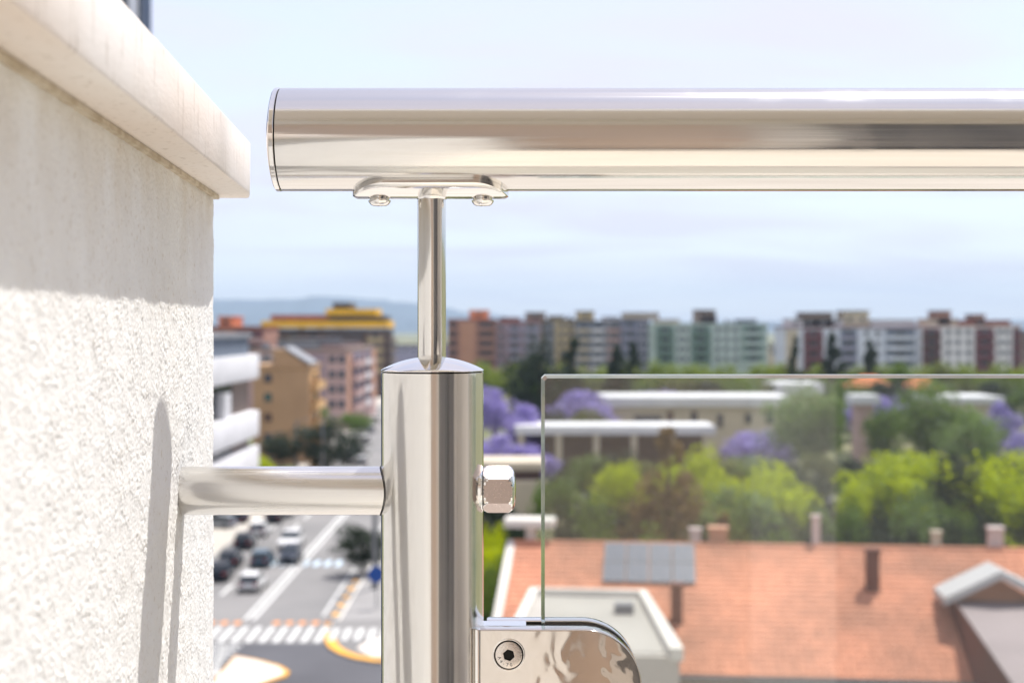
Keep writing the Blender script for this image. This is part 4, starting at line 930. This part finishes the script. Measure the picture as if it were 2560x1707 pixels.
def crown(kind, v):
    k = (kind, v)
    if k in CR: return CR[k]
    sh, lm, nc, per, leaf, cr = {
        'dark': ('round', 'leaf_dark', 46, 95, 0.026, 0.19), 'mid': ('round', 'leaf_mid', 46, 95, 0.026, 0.18), 'lime': ('spread', 'leaf_lime', 48, 100, 0.024, 0.17),
        'olive': ('round', 'leaf_olive', 44, 90, 0.026, 0.18), 'pale': ('round', 'leaf_pale', 44, 90, 0.026, 0.18), 'brown': ('cone', 'leaf_brown', 60, 80, 0.022, 0.17),
        'purple': ('spread', 'leaf_purple', 46, 90, 0.027, 0.17), 'cone': ('cone', 'needle', 70, 70, 0.02, 0.17), 'column': ('column', 'needle', 60, 70, 0.022, 0.16), 'belt': ('spread', 'leaf_belt', 40, 90, 0.028, 0.18)}[kind]
    CR[k] = crown_mesh('crown', hash(kind) % 1 + 11 * v + len(kind) * 3, sh, nc, per, leaf, M[lm], cr); return CR[k]
TN = {'purple': 'jacaranda_tree', 'cone': 'conifer_tree', 'column': 'cypress_tree'}
tcount = [0]
def tree(kind, px, py, d, wpx, label, group=None, crown_frac=0.72):
    tcount[0] += 1; i = tcount[0]; h = Z(py, d); w = wpx / F * d * 1.06
    root = empty(TN.get(kind, 'broadleaf_tree'), (X(px, d), d, 0), (i * 2.4) % 6.28)
    t = put('trunk', TRUNK[i % 2], root, (0, 0, 0)); t.scale = (h * 0.55, h * 0.55, h * 0.92)
    if kind in ('cone', 'column'): crown_frac = 0.93
    c = put('crown', crown(kind, i % 3), root, (0, 0, h * (1 - crown_frac) - 0.02 * h)); c.scale = (w, w, h * crown_frac * 1.02)
    tag(root, label, 'tree', group); return root
def shrub(kind, px, py, d, wpx, label, group=None, ztop=None):
    tcount[0] += 1; i = tcount[0]; h = ztop or Z(py, d); w = wpx / F * d * 1.06
    o = put('shrub', crown(kind, i % 3), None, (X(px, d), d, -0.15 * h)); o.scale = (w, w, h * 1.15); o.rotation_euler = (0, 0, (i * 1.7) % 6.28)
    tag(o, label, 'shrub', group); return o

ORD = 'first second third fourth fifth sixth seventh eighth ninth tenth eleventh twelfth thirteenth fourteenth fifteenth sixteenth seventeenth eighteenth nineteenth'.split()
# belt of trees in front of the far apartments
rb_ = random.Random(11)
for k in range(19):
    px = 1205 + k * 76
    tree('belt', px + rb_.uniform(-14, 14), 890 + rb_.uniform(-7, 9) + (6 if px > 1950 else 0), 330 + rb_.uniform(-20, 25), 112 + rb_.uniform(-12, 22), 'rounded tree, %s from the steel post in the far green belt before the apartments' % ORD[k], 'belt of trees before the apartments')
for k in range(16):
    px = 1370 + k * 80
    tree(('mid', 'olive', 'dark')[k % 3], px + rb_.uniform(-20, 20), 936 + rb_.uniform(-6, 10), 275 + rb_.uniform(-15, 15), 120 + rb_.uniform(-10, 30), '%s tree, %s from the post in the belt under the glass top edge' % (('mid green', 'olive green', 'dark green')[k % 3], ORD[k]), 'second belt of park trees')
tree('dark', 1350, 842, 240, 175, 'broad dark tree, tallest between the post and the glass panel', crown_frac=0.9)
tree('cone', 1432, 842, 250, 210, 'pointed dark conifer above the glass panel corner')
tree('cone', 1545, 862, 255, 170, 'small dark conifer, lowest of the pair before the lilac block')
tree('cone', 1582, 846, 300, 120, 'slim dark conifer, tallest of the pair before the lilac block')
tree('cone', 1990, 838, 300, 110, 'slender cypress in front of the maroon balcony bay, first of three')
tree('cone', 2080, 830, 300, 140, 'tallest cypress, middle one of three before the pale blue block')
tree('cone', 2175, 842, 300, 130, 'cypress third of three before the pale blue block')
tree('mid', 2250, 900, 310, 60, 'small round tree between the cypresses and the maroon bays')
tree('olive', 2352, 896, 310, 62, 'olive brown tree in front of the first maroon bay of the white block')
J = 'jacarandas in bloom'
tree('purple', 1235, 948, 230, 118, 'purple jacaranda right beside the steel post, uppermost', J)
tree('purple', 1312, 1000, 195, 105, 'purple jacaranda between post and glass panel, second from top', J)
tree('purple', 1240, 1068, 172, 140, 'purple jacaranda low beside the post above the nut', J)
tree('purple', 1335, 1096, 172, 120, 'purple jacaranda at the glass panel edge under the canopy', J)
tree('purple', 1465, 968, 225, 190, 'purple jacaranda behind the glass corner above the canopy', J)
tree('purple', 1640, 962, 250, 190, 'purple jacaranda behind the roof of the school building', J)
tree('purple', 2190, 972, 240, 150, 'purple jacaranda over the stair tower', J)
tree('purple', 2505, 994, 215, 96, 'purple jacaranda near right edge beside the beige block', J)
tree('purple', 1905, 1062, 190, 200, 'purple jacaranda in front of the school wall', J)
tree('purple', 2545, 1062, 185, 110, 'purple jacaranda at the right edge above the lime tree', J)
tree('olive', 1470, 1012, 205, 130, 'olive tree directly above the canopy roof')
tree('dark', 1400, 1020, 215, 110, 'dark tree behind the canopy near the glass edge')
tree('brown', 1668, 1042, 112, 260, 'tall brownish half dry conifer rising above the tiled roof')
tree('lime', 1735, 1085, 122, 210, 'yellow green tree beside the brownish conifer, on its right')
tree('lime', 1560, 1115, 124, 150, 'yellow green tree beside the brownish conifer, on its left')
tree('olive', 1800, 1130, 128, 120, 'grey olive tree between the two yellow green trees in the park centre')
tree('lime', 1925, 1122, 116, 240, 'broad yellow green tree left of the reflection edge in the glass')
tree('pale', 1840, 1190, 104, 190, 'pale green tree above the parked dark car')
tree('pale', 2010, 955, 185, 200, 'tall pale tree in front of the white hall')
tree('mid', 2060, 985, 180, 120, 'mid green tree beside the narrow stair tower')
tree('mid', 2325, 950, 190, 220, 'large mid green tree between stair tower and beige block')
tree('pale', 2425, 1012, 175, 170, 'pale green tree in front of the beige block')
tree('mid', 2210, 1010, 185, 110, 'green tree just right of the stair tower')
tree('lime', 2245, 1088, 118, 300, 'big bright lime tree, centre of the right part of the glass')
tree('lime', 2510, 1088, 118, 290, 'big bright lime tree cut by the right edge')
tree('dark', 2385, 1140, 116, 150, 'dark tree in the shade between the two big lime trees')
tree('lime', 2135, 1170, 112, 90, 'small lime tree beside the reflection edge in the glass')
shrub('pale', 2300, 1195, 108, 150, 'rounded pale shrub under the big lime tree')
shrub('dark', 1500, 1230, 112, 190, 'dark rounded shrub above the solar panels')
shrub('mid', 1480, 1232, 98, 130, 'mid green shrub behind the ridge near the glass edge')
shrub('dark', 1400, 1262, 96, 130, 'dark shrub low at the glass edge above the ridge')
shrub('brown', 1810, 1262, 92, 180, 'brown shrub behind the ridge beside the orange chimney')
shrub('dark', 1905, 1262, 98, 140, 'dark green shrub behind the dark parked car')
shrub('dark', 2035, 1272, 96, 120, 'dark shrub behind the slim pink chimney')
shrub('dark', 2235, 1282, 88, 190, 'dark clipped bush, first of two above the tiled ridge')
shrub('dark', 2390, 1284, 88, 150, 'dark clipped bush, second of two above the tiled ridge')
shrub('lime', 2530, 1290, 92, 150, 'yellow green shrub near right edge above the ridge')
for k in range(6): shrub(('mid', 'dark', 'olive')[k % 3], 2130 + k * 85, 1248 + (k % 2) * 8, 108 + (k % 3) * 3, 120, 'low hedge shrub under the big lime trees, %s from the reflection edge' % ORD[k], 'hedge row under the lime trees')
for k in range(5): shrub(('pale', 'olive')[k % 2], 1700 + k * 85, 1246 + (k % 2) * 10, 112 + (k % 3) * 3, 115, 'low pale shrub, %s from the brownish conifer in the park centre row' % ORD[k], 'shrub row across the park centre')
rf_ = random.Random(23)
for k in range(26):
    px = 1380 + (k % 13) * 95 + rf_.uniform(-25, 25); far = k < 13
    d_ = (165 if far else 138) + rf_.uniform(-10, 10)
    tree(('dark', 'olive', 'dark', 'mid')[(k * 7) % 4], px, (1128 if far else 1190) + rf_.uniform(-14, 22), d_, 150 + rf_.uniform(-20, 40), 'leafy park tree, %s from the glass edge in the %s row behind the tiled house' % (ORD[k % 13], 'back' if far else 'front'), 'park wood behind the tiled house', crown_frac=0.88)
for k in range(11): shrub('dark' if k > 5 else ('dark', 'olive', 'mid')[k % 3], 1395 + k * 112 + rf_.uniform(-20, 20), 1305 + rf_.uniform(-14, 10), 84 + rf_.uniform(-2, 3), 150, 'low shrub, %s from the glass edge in the hedge hard behind the tiled ridge' % ORD[k], 'hedge hard behind the tiled ridge')
shrub('dark', 1250, 1222, 118, 170, 'dark bush between the pavilion and the wide capped chimney')
shrub('lime', 1232, 1262, 104, 130, 'yellow green bush just below the hexagon nut')
shrub('mid', 1262, 1352, 84, 120, 'mid green bush beside the white verge of the tiled house')
shrub('dark', 1225, 1500, 73, 110, 'dark bush at the foot of the gable beside the clamp')
shrub('lime', 1245, 1312, 92, 130, 'lime green bush between post and glass panel')
shrub('olive', 1235, 1390, 80, 120, 'grey green bush below the lime bush beside the post')
shrub('lime', 1260, 1462, 74, 130, 'low lime bush beside the house gable')
shrub('mid', 1215, 1420, 78, 90, 'dark mid green bush hard against the post edge')
tree('dark', 820, 1040, 208, 185, 'dark round street tree in front of the pink block', crown_frac=0.93)
tree('mid', 885, 1030, 262, 100, 'small green street tree beyond the dark round one')
tree('mid', 790, 1008, 250, 90, 'green tree rising behind the dark round street tree')
tree('dark', 705, 1078, 207, 110, 'dark tree at the foot of the tan block')
shrub('lime', 655, 1128, 196, 70, 'yellow green shrub at the corner of the white office building')
tree('dark', 908, 1305, 121, 150, 'dark pavement tree close to the post on the bus stop side', crown_frac=0.85)

# ================================================================== STREET FURNITURE AND VEHICLES
def lamp(px, d, py_top, label, arm=1.2):
    zt_ = Z(py_top, d); root = empty('street_lamp', (X(px, d), d, 0.0))
    m = MB(); m.tube((0, 0, 0), (0, 0, 1.2), 0.30, 0.26, 12); m.tube((0, 0, 1.2), (0, 0, zt_), 0.22, 0.17, 12); m.build('pole', M['metal_grey'], root)
    MB().tube((0, 0, zt_ - 0.05), (arm, 0, zt_ + 0.25), 0.05, 0.04, 8).build('arm', M['metal_grey'], root)
    MB().box(arm - 0.1, arm + 0.6, -0.14, 0.14, zt_ + 0.2, zt_ + 0.34).build('lamp_head', M['metal_grey'], root)
    tag(root, label, 'street lamp', 'street lamps')
lamp(676, 214, 1085, 'short grey street lamp in front of the tan block, nearest the office building')
lamp(741, 212, 1052, 'tall grey street lamp between the tan block and the dark street tree')
lamp(807, 206, 1046, 'tall grey street lamp against the dark round street tree')
lamp(937, 114, 1180, 'dark pole beside the pavement tree, cut off by the steel post', 1.0)
sgn = empty('traffic_sign', (X(941, 106), 106, 0.13))
MB().tube((0, 0, 0), (0, 0, 3.1), 0.05, n=10).build('pole', M['metal_grey'], sgn)
sg_ = MB(); sg_.tube((0, -0.06, 2.55), (0, -0.10, 2.55), 0.62, n=28); sg_.build('sign_face', M['sign_blue'], sgn)
tag(sgn, 'round blue traffic sign beside the steel post above the crossing', 'sign')
kio = empty('advertising_column', (X(787, 213), 213, 0.0))
MB().tube((0, 0, 0), (0, 0, 2.6), 0.75, n=20).build('drum', M['wall_ochre'], kio); MB().tube((0, 0, 2.602), (0, 0, 2.85), 0.9, 0.5, 20).build('cap', M['metal_dark'], kio)
tag(kio, 'orange advertising column on the pavement below the dark street tree', 'column')

def car_meshes():
    st = [(-2.10, .62, .55, .45), (-2.05, .74, .40, .78), (-1.75, .84, .28, .92), (-0.9, .87, .24, .95), (0.6, .88, .24, .95), (1.2, .87, .25, .90), (1.8, .82, .28, .78), (2.08, .70, .38, .66), (2.14, .55, .48, .58)]
    mb = MB(); vs = []
    for (y, hw, zb_, zt_) in st:
        zm = (zb_ + zt_) / 2; vs += [(-hw * .92, y, zb_), (-hw, y, zm), (-hw * .94, y, zt_), (hw * .94, y, zt_), (hw, y, zm), (hw * .92, y, zb_)]
    n = len(st); fs = [(i * 6 + k, i * 6 + (k + 1) % 6, (i + 1) * 6 + (k + 1) % 6, (i + 1) * 6 + k) for i in range(n - 1) for k in range(6)] + [tuple(range(6))[::-1], tuple(range((n - 1) * 6, n * 6))]
    mb.add(vs, fs)
    # roof and pillars
    rf = [(-1.72, .66, 1.40), (-1.2, .66, 1.46), (-0.3, .66, 1.47), (0.25, .64, 1.42)]
    v2 = []
    for (y, hw, z) in rf: v2 += [(-hw, y, z - .06), (-hw * .93, y, z), (hw * .93, y, z), (hw, y, z - .06)]
    mb.add(v2, [(i * 4 + k, i * 4 + k + 1, (i + 1) * 4 + k + 1, (i + 1) * 4 + k) for i in range(3) for k in range(3)] + [(0, 3, 2, 1)])
    body = mb.mesh('body', angle=40)
    gl = MB()
    a = {'rb': [(-.76, -2.02, .90), (.76, -2.02, .90)], 'rt': [(-.64, -1.72, 1.35), (.64, -1.72, 1.35)], 'fb': [(-.80, 1.05, .93), (.80, 1.05, .93)], 'ft': [(-.63, .25, 1.38), (.63, .25, 1.38)]}
    gl.add([*a['rb'], a['rt'][1], a['rt'][0]], [(0, 1, 2, 3)]); gl.add([*a['fb'], a['ft'][1], a['ft'][0]], [(3, 2, 1, 0)])
    for s_ in (0, 1): gl.add([a['rb'][s_], a['rt'][s_], a['ft'][s_], a['fb'][s_]], [(0, 1, 2, 3) if s_ == 0 else (3, 2, 1, 0)])
    glass = gl.mesh('windows'); glass.materials.append(M['pane_dark'])
    wh = MB(); wh.lathe([(0, -.09), (.2, -.10), (.30, -.10), (.32, -.06), (.32, .08), (.2, .1), (0, .1)], (0, 0, 0), 'x', 16); wheel = wh.mesh('wheel', smooth=True); wheel.materials.append(M['tyre'])
    hl = MB(); hl.box(-.17, .17, -.03, .03, -.07, .07); head = hl.mesh('headlight'); head.materials.append(M['lamp_glass']); tl = hl.mesh('tail_light'); tl.materials.append(M['tail'])
    return body, glass, wheel, head, tl
CB, CG, CW, CH, CT = car_meshes()
def car(x, y, rz, colr, label, group, scale=1.0):
    root = empty('car', (x, y, 0.012), rz); root.scale = (scale,) * 3
    b = put('body', CB, root, (0, 0, 0))
    if not CB.materials: CB.materials.append(M['car_white'])
    b.material_slots[0].link = 'OBJECT'; b.material_slots[0].material = M[colr]
    put('windows', CG, root, (0, 0, 0))
    for (wx, wy) in ((-.78, -1.35), (.78, -1.35), (-.78, 1.3), (.78, 1.3)): put('wheel', CW, root, (wx, wy, .32))
    for s_ in (-1, 1): put('headlight', CH, root, (s_ * .55, 2.08, .62)); put('tail_light', CT, root, (s_ * .58, -2.06, .74))
    tag(root, label, 'car', group)
MV = 'cars driving on the street'; PK = 'cars parked along the kerb'; PP = 'cars parked by the park'
def gcar(px, py, rz, c, label, group, scale=1.0):
    p = G(px, py); car(p.x, p.y, rz, c, label, group, scale)
gcar(632, 1472, 0.0, 'car_white', 'white car driving nearest the zebra crossing', MV)
gcar(728, 1368, math.pi, 'car_white', 'white van-like car at the centre line, second from the zebra crossing', MV, 1.12)
gcar(727, 1402, math.pi, 'car_dark', 'dark car just in front of the white one at the centre line', MV)
gcar(657, 1412, 0.0, 'car_teal', 'teal grey car beside the end of the far crossing', MV)
for (px, py, c, lb) in ((552, 1446, 'car_dark', 'dark parked car nearest the plaster wall edge'), (578, 1414, 'car_dark', 'dark blue parked car, second from the plaster wall edge'), (613, 1368, 'car_dark', 'dark parked car, third from the plaster wall edge'), (649, 1338, 'car_white', 'white parked car between two dark ones'), (687, 1304, 'car_dark', 'dark parked car just below the wall tube'), (715, 1290, 'car_white', 'white parked car half hidden by the wall tube')):
    gcar(px, py, 0.04, c, lb, PK, 1.05)
for (px, py, c, lb) in ((545, 1320, 'car_silver', 'silver car half hidden beside the plaster wall below the tube'), (575, 1308, 'car_dark', 'dark car at the building entrance below the tube')):
    gcar(px, py, 1.2, c, lb, PP)
k0 = 0
for (px, py, c, lb) in ((874, 1160, 'car_white', 'white parked car nearest above the wall tube by the post'), (905, 1162, 'car_white', 'white car in the lane above the wall tube by the post'), (914, 1108, 'car_white', 'white parked car, fourth up the street above the tube'), (927, 1080, 'car_silver', 'silver parked car, fifth up the street above the tube'), (893, 1140, 'car_dark', 'dark parked car between white ones up the street'), (938, 1056, 'car_white', 'white parked car farthest up the street beside the post')):
    gcar(px, py, 0.06, c, lb, 'cars parked up the street')
gcar(1960, 1362, 1.5, 'car_dark', 'dark car just above the tiled ridge, beside the slim pink chimney', PP, 1.15)
gcar(2080, 1362, 1.5, 'car_blue', 'light blue car just above the tiled ridge near the tall flue', PP, 1.15)
gcar(1815, 1228, 1.3, 'car_white', 'white car among the trees in the park centre', PP)
gcar(1930, 1222, 1.3, 'car_silver', 'silver car under the broad yellow green tree', PP)
gcar(2045, 1222, 1.6, 'car_dark', 'dark car beside the reflection edge in the glass', PP)
pk = MB(); pk.prism([(10, 150), (40, 150), (40, 200), (8, 200)], -0.02, 0.006); tag(pk.build('parking_road', M['asphalt']), 'asphalt parking area in the park', 'road', kind='structure')
pk = MB(); pk.prism([(12, 128), (45, 128), (45, 143), (12, 143)], -0.02, 0.007); tag(pk.build('parking_road', M['asphalt']), 'asphalt lane behind the tiled house', 'road', kind='structure')

# ================================================================== HAZE
hz = MB(); hz.box(-14200, 14200, -450, 14200, -8, 420)
hm = bpy.data.materials.new('haze_air'); hm.use_nodes = True; hn = hm.node_tree; hn.nodes.clear()
pvn = hn.nodes.new('ShaderNodeVolumePrincipled'); pvn.inputs['Color'].default_value = (0.66, 0.84, 1.0, 1); pvn.inputs['Density'].default_value = 0.00011; pvn.inputs['Anisotropy'].default_value = 0.0
ho = hn.nodes.new('ShaderNodeOutputMaterial'); hn.links.new(pvn.outputs[0], ho.inputs['Volume'])
tag(hz.build('haze', hm), 'thin blue summer haze over the town', 'haze', kind='stuff')
